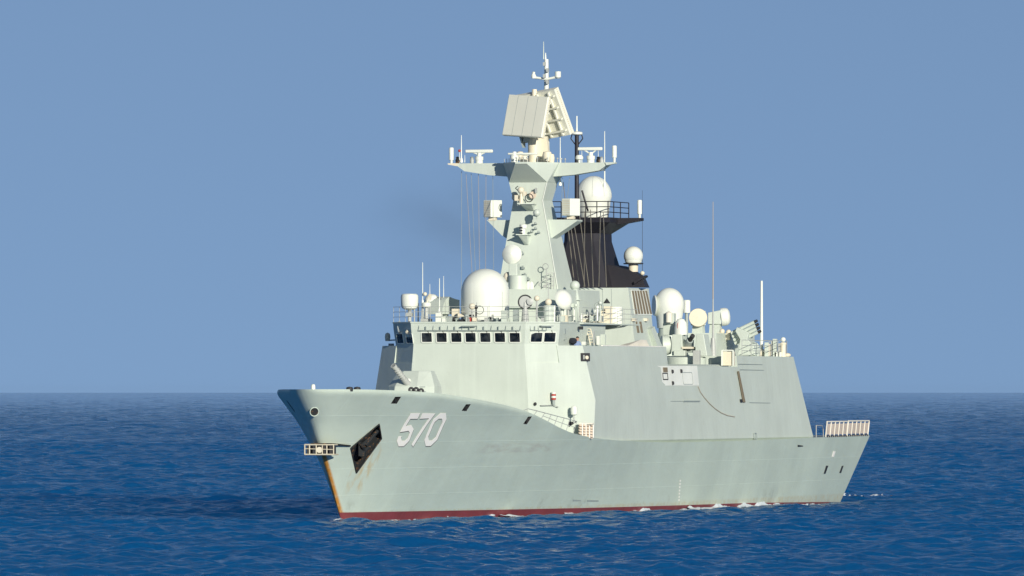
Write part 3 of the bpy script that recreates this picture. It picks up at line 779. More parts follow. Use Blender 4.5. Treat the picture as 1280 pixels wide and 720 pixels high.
F_g = Face(lo[1], lo[2], md[2], (1, 1, 0))
for k in range(3):
    c = F_g.p.lerp(lo[2], .5) + F_g.u * (.9 + k * .32) ; mb = MB(); F_g.plate(mb, c, .5, .05, .01, .03, .02); mb.build('turret_step', M['grey_dark'], gun)

# ------------------------------------------------------------------ big radome and gear on the wheelhouse roof
ROOF = 13.46
def base_at(px, s, z=ROOF): p = PS(px, 400, s); return Vector((p.x, p.y, z))
c = base_at(606.5, 47.6)
dome = MB().lathe([(1.62, 0), (1.68, .25), (1.68, 2.1)] + [(1.68 * math.cos(R(q)), 2.1 + 1.62 * math.sin(R(q))) for q in range(8, 91, 8)] + [(0, 3.72)], c, (0, 0, 1), 56).build('main_radome', M['white'], ship)
mb = MB(); mb.torus(c + Vector((0, 0, .1)), (0, 0, 1), 1.68, .07, 48, 6); mb.build('radome_flange', M['steel'], dome)
mb = MB(); 
q = [c + Vector((1.69 * math.cos(R(60)), 1.69 * math.sin(R(60)), z)) for z in (0.2, 1.2, 2.1)]; mb.path(q, .02, 5); mb.build('radome_seam', M['grey'], dome)
rail_pts = []
def lip(k0, k1, n, inset=.12):
    r = ring_wh(13.35); return [r[k0].lerp(r[k1], i / n) for i in range(n + 1)]
pts = [v + Vector((-.12, 0, .1)) for v in lip(5, 0, 3) + lip(0, 1, 6)[1:] + lip(1, 2, 3)[1:]]
railing('roof_railing', pts, 1.05, ship, r=.016)
# starboard navigation drum on posts
c = base_at(512, 46.0); zt_ = PS(512, 377, 46).z
d = MB().lathe([(.3, -.58), (.52, -.46), (.60, -.25), (.62, .3), (.58, .47), (.48, .54), (0, .56)], Vector((c.x, c.y, zt_)), (0, 0, 1), 28).build('satellite_drum', M['white'], ship)
mb = MB(); mb.tube(c, (c.x, c.y, zt_ - .5), .13); mb.box((c.x, c.y, zt_ - .9), (.4, .4, .25))
for dx in (.35, .62): mb.tube(c + Vector((0, dx, 0)), (c.x, c.y + dx, zt_ - .1), .05)
mb.build('pedestal', M['steel'], d)
def whip(px, py0, py1, s, r=.035, mat='white', base=None, name='whip_antenna', parent=ship):
    a, b = PS(px, py0, s), PS(px, py1, s); b = Vector((a.x, a.y, b.z)); mb = MB(); mb.tube(a, b, r, r * .45, 8)
    if base: mb.tube(a, a + Vector((0, 0, base)), r * 2.6, r * 1.6, 10)
    return mb.build(name, M[mat], parent)
whip(528.3, 404, 328, 45.5, .045, 'white', 1.6); whip(549.3, 403, 348, 44.6, .05, 'white'); whip(554.5, 372, 345, 48, .03); whip(537.3, 372, 355, 48, .03)
whip(611.4, 402, 367, 44.2, .022, 'grey_dark'); whip(590, 395, 353, 44.4, .018, 'white')
# light tower with round cap
c = PS(533, 381, 45.4)
t_ = MB().lathe([(.30, -.17), (.33, -.12), (.33, .10), (.27, .16), (0, .17)], c, (0, 0, 1), 20).build('light_tower', M['white'], ship)
mb = MB()
for dx in (-.26, .26): mb.tube((c.x, c.y + dx, ROOF), (c.x, c.y + dx, c.z), .045, n=6)
mb.tube((c.x, c.y, ROOF), (c.x, c.y, c.z), .16, .12); mb.box((c.x, c.y, ROOF + .12), (.6, .7, .2)); mb.build('tower_legs', M['steel'], t_)
mb = MB(); mb.ball(c + Vector((0, -.1, .75)), .14); mb.tube(c, c + Vector((0, .2, .75)), .05); mb.box(c + Vector((0, .28, .55)), (.2, .1, .4)); mb.build('tower_lamps', M['cream'], t_)
# optical director with shaded round housing
c = PS(553, 383, 49.0)
az = Vector((math.cos(R(-20)), math.sin(R(-20)), 0)); sd_ = Vector((-az.y, az.x, 0))
prof = [(-1.1, -.55), (1.0, -.55), (1.0, -.25), (.85, .15), (.55, .5), (.15, .68), (-.4, .55), (-1.1, .45)]
mb = MB(); mb.prism([c + az * a + Vector((0, 0, b)) - sd_ * .65 for a, b in prof], sd_ * 1.35); dirr = mb.build('optical_director', M['grey'], ship, ang=50)
MB().tube(Vector((c.x, c.y, ROOF)), c - Vector((0, 0, .5)), .35, .45, 16).build('pedestal', M['grey'], dirr)
MB().ball(c + az * .2 - sd_ * .75 + Vector((0, 0, .35)), .55, k=.95).build('director_dome', M['white'], dirr)
# lockers and small gear along the roof edge
def locker(px, py0, py1, wpx, s, mat='grey', name='deck_locker', dp=.5):
    a, b = PS(px, py1, s), PS(px, py0, s); wd = wpx * .0558
    return MB().box((a.x, a.y, (a.z + b.z) / 2), (dp, wd, b.z - a.z)).build(name, M[mat], ship, smooth=False, bevel=.02)
locker(548.8, 391, 405, 7, 44.3, 'white', 'antenna_tuner'); MB().lathe([(.2, 0), (.05, .16), (.03, .3)], PS(548.8, 391, 44.3), (0, 0, 1), 12).build('tuner_cap', M['white'], ship)
locker(554.5, 398, 405, 5, 44.3, 'white', 'deck_locker'); locker(569.5, 386, 405, 8, 46.5, 'cream', 'vent_box'); locker(562, 395, 404, 8, 45.2, 'grey_dark')
locker(578, 392, 397, 10, 45.5, 'cream'); locker(588, 397, 405, 4, 44.2, 'red', 'fire_box'); locker(578, 399, 405, 7, 44.5, 'dark', 'battery_box'); locker(617, 399, 404, 22, 45.6, 'grey_dark')
locker(631, 388, 403, 7.5, 44.5, 'grey', 'vent_trunk'); locker(645, 387, 402, 6, 45, 'grey_dark', 'deck_locker')
random.seed(21)
for k in range(20):
    px = random.uniform(562, 694); s = 44.0 + random.uniform(0, 1.4) + max(0, px - 655) * .045; h = random.choice((3, 4, 5, 6, 9)); wd_ = random.uniform(1.5, 5)
    a = PS(px, 404, s); mm = random.choice(('dark', 'grey_dark', 'steel', 'cream', 'steel', 'grey')); mb = MB(); hh = h * .056
    if k % 3: mb.box((a.x, a.y, ROOF + hh / 2), (.25, wd_ * .056, hh))
    else: mb.lathe([(wd_ * .022, 0), (wd_ * .024, hh * .7), (wd_ * .04, hh * .75), (wd_ * .03, hh), (0, hh)], (a.x, a.y, ROOF), (0, 0, 1), 10)
    mb.build('roof_fitting', M[mm], ship, smooth=bool(k % 3 == 0))
# signal lamp and cameras
def lamp_post(px, py0, py1, s, rad=.09, mat='steel', head='cream', hr=.2, name='signal_post'):
    a, b = PS(px, py0, s), PS(px, py1, s); b = Vector((a.x, a.y, b.z))
    o = MB().tube(a, b, rad, rad * .8).build(name, M[mat], ship)
    MB().ball(b, hr).build('lamp_head', M[head], o); return o
lamp_post(590, 404, 383, 44.2, .05, 'steel', 'cream', .22); lamp_post(595, 404, 384, 44.3, .06, 'dark', 'dark', .14)
MB().torus(PS(599.5, 387.5, 44.3), (1, .2, 0), .28, .022, 18, 5).build('loop_antenna', M['dark'], ship)
lamp_post(671, 402, 373, 45.6, .07, 'steel', 'cream', .2)
# searchlight with twin lenses
c = PS(656.5, 377.5, 45.4); sp = MB().lathe([(.46, -.25), (.50, 0), (.46, .12)], c, (1, .25, 0), 24).build('searchlight', M['steel'], ship)
MB().torus(c + Vector((.12, .03, 0)), (1, .25, 0), .47, .05, 24, 6).build('searchlight_rim', M['dark'], sp)
MB().tube(Vector((c.x, c.y, ROOF)), c, .28, .16).build('pedestal', M['steel'], sp)
c2 = PS(662.5, 377, 45.3); MB().lathe([(.22, -.15), (.24, .08), (0, .12)], c2, (1, .3, 0), 16).build('side_lamp', M['steel'], sp)
# cylinder stand with ball on top
c = base_at(685.5, 45.8); zz = PS(685, 382, 45.8).z
st_ = MB().lathe([(.36, 0), (.36, zz - ROOF), (.1, zz - ROOF + .05)], c, (0, 0, 1), 20).build('gyro_stand', M['grey'], ship)
MB().ball((c.x, c.y, zz + .25), .24).build('stand_ball', M['cream'], st_); MB().tube(c + Vector((0, .42, 0)), (c.x, c.y + .42, zz), .09).build('stand_pipe', M['white'], st_)
MB().tube((c.x, c.y, zz), (c.x, c.y, zz + 1.6), .025).build('stand_rod', M['steel'], st_)
# starboard lamp outside the wing
p = PS(484.5, 421, 46.8); lm = MB().lathe([(.16, -.3), (.2, 0), (.16, .22), (0, .3)], p, (0, 0, 1), 14).build('wing_lamp', M['cream'], ship)
mb = MB(); mb.tube(p + Vector((0, 0, -.25)), PS(494, 425, 46.2), .05); mb.box(PS(489, 432.5, 46.6), (.4, .3, .35)); mb.build('lamp_arm', M['steel'], lm)
mb = MB(); mb.lathe([(.4, 0), (.3, .12), (.05, .3)], PS(501, 410, 44.6), (.6, -.6, .5), 16); mb.box(PS(498.8, 406, 44.6), (.1, .15, .5)); mb.build('wing_dish', M['white'], ship)
MB().lathe([(.18, 0), (.2, .2), (.1, .35), (0, .36)], PS(512, 415, 43.6), (1, -.4, 0), 12).build('bridge_floodlight', M['cream'], ship)
for px, s in ((586.5, 42.7), (682, 44.0)): MB().box(PS(px, 407.5, s), (.5, 1.0, .07), .1 if px < 600 else .8).build('awning', M['grey_dark'], wh, smooth=False)

# ------------------------------------------------------------------ mast deckhouse and main mast
MD_S0, MD_S1, MDZ = 54.0, 66.5, 15.82
yl, yr = PS(634, 380, MD_S0).y, PS(700, 380, MD_S0).y
md_ = MB().loft([[S(MD_S0, -3.4, 13.3), S(MD_S0, 3.6, 13.3), S(MD_S1, 3.6, 13.3), S(MD_S1, -3.4, 13.3)], [S(MD_S0 + .2, -3.2, MDZ), S(MD_S0 + .2, 3.4, MDZ), S(MD_S1, 3.4, MDZ), S(MD_S1, -3.2, MDZ)]]).build('mast_deckhouse', M['grey'], ship, smooth=False)
mb = MB(); mb.box((-MD_S0 + .12, .1, 14.55), (.3, 6.7, .10)); mb.build('deckhouse_ledge', M['grey'], md_, smooth=False)
def mring(s0, s1, hw, z): return [S(s0, -hw, z), S(s0, hw, z), S(s1, hw, z), S(s1, -hw, z)]
def zpx(py, s=59.3): return PS(660, py, s).z
mast = MB().loft([mring(59.3, 64.0, 2.20, MDZ - .02), mring(59.3, 63.0, 1.62, zpx(303)), mring(59.3, 62.0, 1.08, zpx(250.5)), mring(59.3, 62.25, 1.40, zpx(228))]).build('mast', M['grey'], ship, smooth=False)
ZP = zpx(205); zb_ = zpx(227.9)
mb = MB()
bot = [S(59.3, -1.40, zb_), S(59.3, 1.40, zb_), S(62.25, 1.40, zb_), S(62.25, -1.40, zb_)]
A, B = S(57.3, -.43, ZP - .02), S(57.3, .43, ZP - .02); Cc, Dd = S(60.0, 2.0, ZP), S(60.0, -2.0, ZP); E_, F_ = S(63.6, 2.0, ZP), S(63.6, -2.0, ZP)
up = .12
V = {k: mb.v(p) for k, p in dict(b0=bot[0], b1=bot[1], b2=bot[2], b3=bot[3], A=A, B=B, C=Cc, D=Dd, E=E_, F=F_).items()}
U = {k: mb.v(V[k].co + Vector((0, 0, up))) for k in 'ABCDEF'}
f = mb.bm.faces.new
f((V['b0'], V['b1'], V['B'], V['A'])); f((V['b1'], V['C'], V['B'])); f((V['b0'], V['A'], V['D'])); f((V['b1'], V['b2'], V['E'], V['C'])); f((V['b0'], V['D'], V['F'], V['b3'])); f((V['b2'], V['b3'], V['F'], V['E'])); f((V['b0'], V['b3'], V['b2'], V['b1']))
o6 = ['A', 'B', 'C', 'E', 'F', 'D']
for a, b in zip(o6, o6[1:] + o6[:1]): f((V[a], V[b], U[b], U[a]))
f([U[k] for k in o6])
mplat = mb.build('mast_platform', M['grey'], mast, smooth=False)
# light edge trim down the port corner of the mast face
def arm(sgn):
    s0, s1 = 60.3, 61.5; T = ZP + .1
    prof = [(1.95, T), (5.5, T), (5.55, T - .14), (4.95, T - .56), (3.1, T - .86), (1.3, T - 1.0)]
    mb = MB(); a = [S(s0, sgn * y, z) for y, z in prof]; mb.prism(a, (-(s1 - s0), 0, 0))
    o = mb.build('yard_arm', M['grey'], mast, smooth=False)
    mb = MB(); mb.prism([S(s0 - .1, sgn * y, z) for y, z in ((5.4, T + .01), (6.15, T + .01), (6.15, T - .08), (5.5, T - .2))], (-.5, 0, 0)); mb.build('arm_tip', M['cream' if sgn < 0 else 'grey'], o, smooth=False)  # port tip grey, not cream: its shade is put into the colour
    return o, T
armS, T = arm(-1); armP, T = arm(1)
SA = 60.8
def esm(px, py0, py1, s, parent, r=.17, name='antenna_cylinder'):
    a, b = PS(px, py1, s), PS(px, py0, s)
    return MB().lathe([(.08, -.35), (.1, -.02), (r, 0), (r, b.z - a.z - .06), (r * .8, b.z - a.z), (0, b.z - a.z)], a, (0, 0, 1), 16).build(name, M['white'], parent)
esm(564.2, 184.5, 200, SA, armS); esm(768, 182, 197, SA, armP)
def navradar(x0, x1, py, base_px, base_py, s, parent, th=.24, yaw=0.0):
    a, b = PS(x0, py, s), PS(x1, py, s); c = (a + b) / 2; L = (b - a).length
    bar = MB(); d = Vector((math.sin(yaw), math.cos(yaw), 0)); bar.box(c, (.26, L, th * .95), -yaw)
    pb = PS(base_px, base_py, s); o = MB().lathe([(.26, 0), (.26, .22), (.30, .24), (.30, .48), (.16, .52), (.14, .75), (0, .76)], Vector((pb.x, pb.y, T)), (0, 0, 1), 18).build('navigation_radar', M['white'], parent)
    bar.build('radar_bar', M['white'], o, bevel=.05)
    mb = MB(); q = Vector((pb.x, pb.y, T + .6))
    for sg in (-1, 1): mb.tube(q, c + d * sg * .42 + Vector((0, 0, -.1)), .055, n=8)
    mb.build('radar_yoke', M['white'], o); return o
navradar(582, 616, 189, 599, 205, SA, armS); navradar(722.5, 753, 186, 738.5, 205, SA, armP)
n3 = navradar(635, 672, 192.2, 643, 205, 58.2, mplat, .15)
for px, py0, py1, par in ((574.3, 204, 189, armS), (581, 203, 194, armS), (747.8, 204, 188, armP), (727.3, 204, 188, armP)): whip(px, py0, py1, SA, .03, 'white', None, 'arm_rod', par)
MB().ball(PS(574.3, 188.5, SA), .10).build('red_lamp', M['red'], armS)
whip(576.7, 203, 169, SA, .05, 'white', .3, 'whip_antenna', armS); whip(755.8, 234, 164, SA + .9, .055, 'white', .3, 'whip_antenna', armP); whip(700.3, 232, 171, 61.8, .05, 'white', .3, 'whip_antenna', armP)
b = PS(724.2, 200, SA); wb = MB().lathe([(.07, -.35), (.09, 0), (.27, .06), (.28, .2), (.2, .34), (0, .38)], b, (0, 0, 1), 18).build('antenna_dome', M['white'], armP)
for px, par in ((590, armS), (572, armS), (748, armP), (752, armP)):
    p = PS(px, 203, SA); mb = MB(); mb.lathe([(.13, -.1), (.16, .15), (.1, .3), (.14, .36), (.02, .42)], p, (0, 0, 1), 12); mb.build('yard_lamp', M['rust'] if px in (572, 748) else M['steel'], par)
# clutter on the platform edge
mb = MB(); pe = [S(57.5, -.4, ZP + .1), S(57.5, .4, ZP + .1), S(60.1, 1.95, ZP + .1), S(63.4, 1.95, ZP + .1)]
for a, b_ in zip(pe, pe[1:]):
    for k in range(3): q = a.lerp(b_, k / 3); mb.tube(q, q + Vector((0, 0, .3)), .025, n=5); mb.ball(q + Vector((0, 0, .3)), .07, n=8)
pe2 = [Vector((v.x, -v.y, v.z)) for v in pe]
for a, b_ in zip(pe2[1:], pe2[2:]):
    for k in range(5): q = a.lerp(b_, k / 5); mb.tube(q, q + Vector((0, 0, .3)), .025, n=5)
mb.build('platform_lights', M['steel'], mplat)
for px, py, sz in ((650, 196, .55), (655, 201, .6), (684, 196, .7), (689, 199, .5)): 
    MB().lathe([(sz * .4, -.3), (sz * .5, .1), (sz * .4, .35), (0, .4)], PS(px, py, 59.8), (0, 0, 1), 14).build('platform_pod', M['cream'], mplat)
# rotating air-search radar
RC = S(61.0, PS(668, 150, 61.0).y, 0)
post = MB().lathe([(.46, 0), (.46, 1.5), (.40, 1.9), (.40, 2.2)], Vector((RC.x, RC.y, ZP + .1)), (0, 0, 1), 20).build('radar_post', M['cream'], mplat)
mb = MB(); q = Vector((RC.x - .2, RC.y + .75, ZP + .1)); mb.loft([[q + Vector((a, b, 0)) for a, b in ((.3, -.35), (.3, .35), (-.3, .35), (-.3, -.35))], [q + Vector((a, b - .1, 1.9)) for a, b in ((.2, -.25), (.2, .25), (-.2, .25), (-.2, -.25))]]); mb.build('post_brace', M['cream'], post, smooth=False)
mb = MB(); mb.box((RC.x + .1, RC.y - .55, ZP + 1.9), (.7, .5, .6), .3); mb.prism([Vector((RC.x + .3, RC.y - .85, ZP + 2.1)), Vector((RC.x + .3, RC.y - 1.15, ZP + 2.3)), Vector((RC.x + .3, RC.y - .8, ZP + 1.2))], (-.5, .1, 0)); mb.build('drive_box', M['grey_dark'], post, smooth=False)
mb = MB()
for k in range(7): mb.tube(Vector((RC.x - .1, RC.y + .48, ZP + .3 + k * .25)), Vector((RC.x - .1, RC.y + .85, ZP + .3 + k * .25)), .03, n=5)
mb.build('post_ladder', M['grey_dark'], post)
azr = R(-21); nrm = Vector((math.cos(azr), math.sin(azr), 0)); wv = Vector((-nrm.y, nrm.x, 0))
zlo_, zhi_ = PS(668, 169, 61).z, PS(668, 114, 61).z
zc = (zlo_ + zhi_) / 2; ra = Vector((RC.x, RC.y, zc))
def panel(sg):
    n0 = nrm * sg; tilt = R(11 if sg > 0 else 22)
    nn = (n0 * math.cos(tilt) + Vector((0, 0, 1)) * math.sin(tilt)).normalized(); up_ = wv.cross(nn); up_ = up_ if up_.z > 0 else -up_
    H_, W_, k_, th_ = (2.95, 3.5, -.07, .30) if sg > 0 else (3.45, 4.1, .14, .55)
    c = ra + n0 * (.80 if sg > 0 else .62) + Vector((0, 0, -.28 if sg > 0 else -.22))
    ax = lambda a, b, d: c + wv * (a - b * k_) + up_ * (b + a * k_) + nn * d
    mb = MB()
    ring = lambda d, e=0: [ax(-W_ / 2 + e, -H_ / 2 + e, d), ax(W_ / 2 - e, -H_ / 2 + e, d), ax(W_ / 2 - e, H_ / 2 - e, d), ax(-W_ / 2 + e, H_ / 2 - e, d)]
    mb.loft([ring(0.0), ring(th_), ring(th_ + .05, .05)])
    o = mb.build('radar_panel', M['radar_cream'], post, smooth=False)
    mb = MB()
    for k in range(4):
        b = -H_ / 2 + H_ * (k + .5) / 4; mb.prism([ax(-W_ / 2 + .1, b - .06, -.02), ax(W_ / 2 - .1, b - .06, -.02), ax(W_ / 2 - .1, b + .06, -.02), ax(-W_ / 2 + .1, b + .06, -.02)], nn * -.22)
    for k in range(4):
        a = -W_ / 2 + W_ * (k + .5) / 4; mb.prism([ax(a - .06, -H_ / 2 + .1, -.02), ax(a + .06, -H_ / 2 + .1, -.02), ax(a + .06, H_ / 2 - .1, -.02), ax(a - .06, H_ / 2 - .1, -.02)], nn * -.17)
    mb.build('back_frame', M['radar_cream'], o, smooth=False)
    mb = MB()
    for k in range(1, 4):
        a = -W_ / 2 + W_ * k / 4; mb.prism([ax(a - .012, -H_ / 2 + .06, th_ + .051), ax(a + .012, -H_ / 2 + .06, th_ + .051), ax(a + .012, H_ / 2 - .06, th_ + .051), ax(a - .012, H_ / 2 - .06, th_ + .051)], nn * .006)
    mb.build('panel_seams', M['grey_dark'], o, smooth=False)
    mb = MB()
    for k in range(24):
        for sg2 in (-1, 1): mb.box(ax(sg2 * (W_ / 2 + .03), -H_ / 2 + H_ * (k + .5) / 24, th_ * .5), (.07, .07, .07))
    mb.build('edge_studs', M['cream'], o, smooth=False)
    return o
panel(1); panel(-1)
mb = MB()
for sg in (-1, 1):
    for b in (-.9, .2, 1.0): mb.tube(ra + Vector((0, 0, b)), ra + nrm * sg * (.8 - b * .3) + Vector((0, 0, b)), .09, n=8)
mb.tube(ra - Vector((0, 0, 1.9)), ra + Vector((0, 0, 1.7)), .25, .18); mb.build('panel_struts', M['cream'], post)
# pole mast above the radar
P0 = S(62.6, PS(683, 100, 62.6).y, 0); zz0, zz1 = PS(683, 175, 62.6).z, PS(683, 74, 62.6).z
pm = MB().tube((P0.x, P0.y, zz0 - 2), (P0.x, P0.y, zz1), .24, .15, 12).build('pole_mast', M['white'], mast)
whip(679.5, 74, 52, 62.4, .045, 'grey', None, 'pole_tip', pm); whip(682, 74, 66, 62.6, .06, 'white', None, 'pole_tip', pm)
mb = MB(); a, b, c = PS(667, 97.5, 62.4), PS(683, 99, 62.4), PS(697.5, 96, 62.4); c0 = PS(683, 95, 62.4)
mb.path([a + Vector((0, 0, .05)), b, c], .09, 8); mb.build('pole_crossarm', M['white'], pm)
MB().lathe([(.16, 0), (.18, .2), (.1, .35), (.12, .45), (0, .5)], PS(667, 98, 62.4), (0, 0, 1), 14).build('crossarm_lamp', M['white'], pm)
MB().lathe([(.1, -.1), (.22, 0), (.22, .4), (0, .42)], PS(697.4, 96.5, 62.4), (0, 0, 1), 14).build('crossarm_drum', M['white'], pm)
mb = MB()
for k in range(4): mb.box(PS(680.5 + (k % 2) * 4, 80 + k * 7.5, 62.2), (.25, .16, .25))
mb.build('pole_fittings', M['steel'], pm, smooth=False)

# shelves and sensors on the mast front
def shelf(px0, px1, pyt, pyb, tipx, name, dp=1.3):
    a, b = PS(px0, pyt, 59.28), PS(px1, pyt, 59.28); lo_ = PS(px0 + 1, pyb, 59.28); hi_ = PS(px1, pyb, 59.28)
    t0, t1 = a + Vector((dp, 0, 0)), b + Vector((dp * .8, 0, 0))
    mb = MB(); mb.loft([[a, t0, t1, b], [a + Vector((0, 0, -.08)), t0 + Vector((0, 0, -.06)), t1 + Vector((0, 0, -.06)), b + Vector((0, 0, -.08))]])
    mb.loft([[a + Vector((0, .15, -.09)), t0 + Vector((-.1, .15, -.07)), t1 + Vector((-.1, -.1, -.07)), b + Vector((0, -.1, -.09))], [Vector((a.x, a.y + .3, lo_.z)), Vector((a.x + .06, a.y + .35, lo_.z)), Vector((b.x + .06, b.y - .25, lo_.z)), Vector((b.x, b.y - .2, lo_.z))]])
    return mb.build(name, M['grey'], mast, smooth=False)
s1_ = shelf(653, 671, 254.5, 263.5, 0, 'sensor_shelf', 1.5)
s2_ = shelf(650, 664, 293, 306, 0, 'sensor_shelf', 1.2)
def gear(c, parent, name='sensor_cluster'):
    mb = MB(); mb.tube(c + Vector((0, 0, 0)), c + Vector((0, 0, .75)), .16, .12); mb.ball(c + Vector((.1, 0, .95)), .24); mb.box(c + Vector((.1, -.3, .4)), (.3, .25, .4)); mb.box(c + Vector((0, .28, .7)), (.3, .2, .3))
    mb.build(name, M['cream'], parent)
    mb = MB(); mb.torus(c + Vector((.15, -.38, .45)), (1, 0, .2), .24, .03, 16, 5); mb.torus(c + Vector((.15, .62, .4)), (1, 0, .1), .28, .035, 16, 5); mb.path([c + Vector((.1, -.2, .9)), c + Vector((.1, -.4, 1.1)), c + Vector((.1, -.2, 1.25))], .03, 5); mb.build('cable_loop', M['dark'], parent)
gear(PS(651.5, 254.5, 58.4), s1_)
MB().lathe([(.24, 0), (.26, .2), (.2, .24), (0, .2)], PS(666, 244, 59.2), (1, .2, 0), 18).build('round_lamp', M['net'], mast)
mb = MB(); mb.tube(PS(670, 236, 59.25), PS(670, 236, 58.9), .06); mb.box(PS(670, 238, 58.9), (.2, .12, .35)); mb.build('mast_camera', M['steel'], mast)
mb = MB(); mb.tube(PS(671, 268, 59.28), PS(671, 268, 58.3), .1); mb.ball(PS(671, 266, 58.2), .26); mb.box(PS(669, 271, 58.4), (.4, .2, .3)); mb.build('mast_camera', M['grey'], mast)
c = PS(653.3, 293, 58.6); mb = MB(); mb.tube(c, c + Vector((0, 0, .5)), .2); mb.lathe([(.26, 0), (.28, .28), (0, .34)], c + Vector((0, .05, .42)), (0, 0, 1), 16); mb.build('mast_sensor', M['white'], s2_)
mb = MB()
for k in range(3): mb.box(c + Vector((.24, -.06, .08 + .2 * k)), (.08, .22, .1))
mb.build('sensor_lens', M['dark'], s2_)
mb = MB(); 
for px, py in ((671, 280), (671, 286), (666, 290), (675, 291)): a = PS(px, py, 59.28); mb.tube(a, a + Vector((.35, 0, .05)), .05, n=6); mb.ball(a + Vector((.38, 0, .05)), .09, n=8)
for px, py in ((653.5, 317), (654.5, 335), (657, 344), (661, 349)): a = PS(px, py, 59.28); mb.box(a + Vector((.1, 0, 0)), (.25, .22, .14)); mb.box(a + Vector((.25, 0, .12)), (.08, .12, .1))
mb.build('mast_lamps', M['grey_dark'], mast)
mb = MB(); a, b = S(59.26, -.0, zpx(228) - .04), None
for z0, z1, h0, h1 in ((MDZ, zpx(303), 2.2, 1.62), (zpx(303), zpx(250.5), 1.62, 1.08), (zpx(250.5), zpx(228), 1.08, 1.40)):
    mb.tube(S(59.28, h0 - .02, z0), S(59.28, h1 - .02, z1), .035, n=6)
mb.build('mast_edge', M['white'], mast)
# stays lattice on the lower right of the mast front
mb = MB(); a, b, c, d = PS(683, 362, 58.6), PS(683, 335, 58.6), PS(692, 362, 58.9), PS(692, 341, 58.9)
mb.tube(a, b, .03, n=5); mb.tube(c, d, .03, n=5)
for k in range(4):
    t0, t1 = k / 4, (k + 1) / 4; mb.tube(a.lerp(b, t0), c.lerp(d, t1), .022, n=5); mb.tube(c.lerp(d, t0), c.lerp(d, t0) + (a.lerp(b, t0) - c.lerp(d, t0)), .022, n=5)
mb.tube(PS(673, 357, 58.2), PS(683, 345, 58.2), .03, n=5); mb.tube(PS(677, 362, 58.2), PS(673, 352, 58.2), .03, n=5); mb.box(PS(681, 358, 58.0), (.2, .2, .2)); mb.torus(PS(682, 333, 58.6), (1, 0, 0), .2, .03, 14, 5)
mb.build('lattice_stand', M['steel'], md_)
# side brackets with jammer boxes
def bracket(sgn, pts_px, s):
    pts = [PS(px, py, s) for px, py in pts_px]; mb = MB(); mb.prism(pts, (-1.6, 0, 0)); return mb.build('side_bracket', M['grey'], mast, smooth=False)
bS = bracket(-1, [(608.5, 275), (638, 275), (636, 300), (627, 294)], 60.0); bP = bracket(1, [(682, 274.5), (721, 274.5), (721, 276.5), (690, 297.5), (683, 297.5)], 59.9)
def jammer(px, py, parent, yaw):
    c = PS(px, py, 60.2); rot = Matrix.Rotation(yaw, 3, 'Z')
    o = MB().box(c, (1.05, .82, 1.22), m=rot).build('jammer_box', M['white'], parent, smooth=False, bevel=.04)
    mb = MB()
    for k in range(9): mb.box(c + rot @ Vector((.53, 0, -.5 + k * .125)), (.03, .74, .05), m=rot)
    mb.build('box_fins', M['cream'], o, smooth=False)
    MB().box(c + Vector((0, 0, -.72)), (.5, .5, .24)).build('box_foot', M['cream'], o, smooth=False); return o
jammer(616, 261, bS, R(-35)); jammer(713.8, 259, bP, R(-28))

# conical tracker on its drum
c = PS(647, 363, 56.0); zt_ = PS(647, 346, 56).z
trk = MB().lathe([(.66, 0), (.66, zt_ - c.z), (.6, zt_ - c.z + .04), (0, zt_ - c.z + .05)], Vector((c.x, c.y, MDZ)), (0, 0, 1), 28).build('tracking_radar', M['grey'], ship)
p = PS(642.5, 337, 56.0); MB().box(p + Vector((-.1, 0, -.02)), (.8, .62, .9)).build('tracker_yoke', M['grey'], trk, smooth=False, bevel=.05)
p = PS(640, 318, 56.2); dv = Vector((math.cos(R(5)), math.sin(R(5)), .12)).normalized()
MB().lathe([(.3, -.7), (.55, -.35), (.70, -.06), (.70, .04), (.66, .1), (.36, .3), (0, .5)], p, dv, 36).build('tracker_dish', M['white'], trk)
p = PS(634.5, 346.5, 56.2); MB().ball(p, .30, k=1.25).build('tracker_pod', M['cream'], trk)
for px in (660.5, 664): MB().ball(PS(px, 358, 56), .2, k=1.8).build('float_pod', M['white'], md_)
# white dish turned to port, lollipop dome, crates
p = PS(704, 374.5, 52.0); dv = Vector((.62, .75, .28)).normalized()
dsh = MB().lathe([(.68, -.02), (.72, .02), (.66, .16), (.5, .30), (.25, .40), (0, .43)], p, dv, 36).build('satellite_dish', M['white'], ship)
mb = MB(); mb.lathe([(.2, -.5), (.5, -.25), (.68, -.02)], p, dv, 28); mb.tube(p - dv * .3, Vector((p.x - .3, p.y - .1, ROOF)), .14); mb.build('dish_mount', M['grey'], dsh)
def lollipop(px, pyc, r, pyb, s, rn, parent=ship):
    c = PS(px, pyc, s); b = PS(px, pyb, s).z - c.z
    return MB().lathe([(rn * 1.5, b), (rn * 1.35, b * .75), (rn, b * .55), (rn * .9, -r * .9)] + [(r * math.cos(R(q)), r * math.sin(R(q))) for q in range(-50, 91, 10)], c, (0, 0, 1), 24).build('mast_dome', M['grey'], parent)
ld = lollipop(718.7, 357, .35, 375, 60.0, .24)
mb = MB(); c = PS(718.7, 384, 60.0); mb.tube(c + Vector((0, 0, -3.0)), PS(718.7, 375, 60), .38, .34, 18); mb.torus(PS(718.7, 375, 60), (0, 0, 1), .5, .03, 18, 5); mb.build('dome_column', M['grey'], ld)
cr_ = MB().box(PS(758, 394.5, 62.0), (1.0, .72, 1.32)).build('equipment_box', M['cream'], ship, smooth=False, bevel=.03)
MB().lathe([(.48, -.62), (.5, -.55), (.5, .55), (.46, .62)], PS(769.5, 394.5, 62.8), (0, 0, 1), 24).build('box_drum', M['white'], cr_)
mb = MB()
for k in range(2): mb.box(PS(755, 387.5 + 3.2 * k, 61.45), (.05, .18, .1))
mb.build('box_vents', M['dark'], cr_)
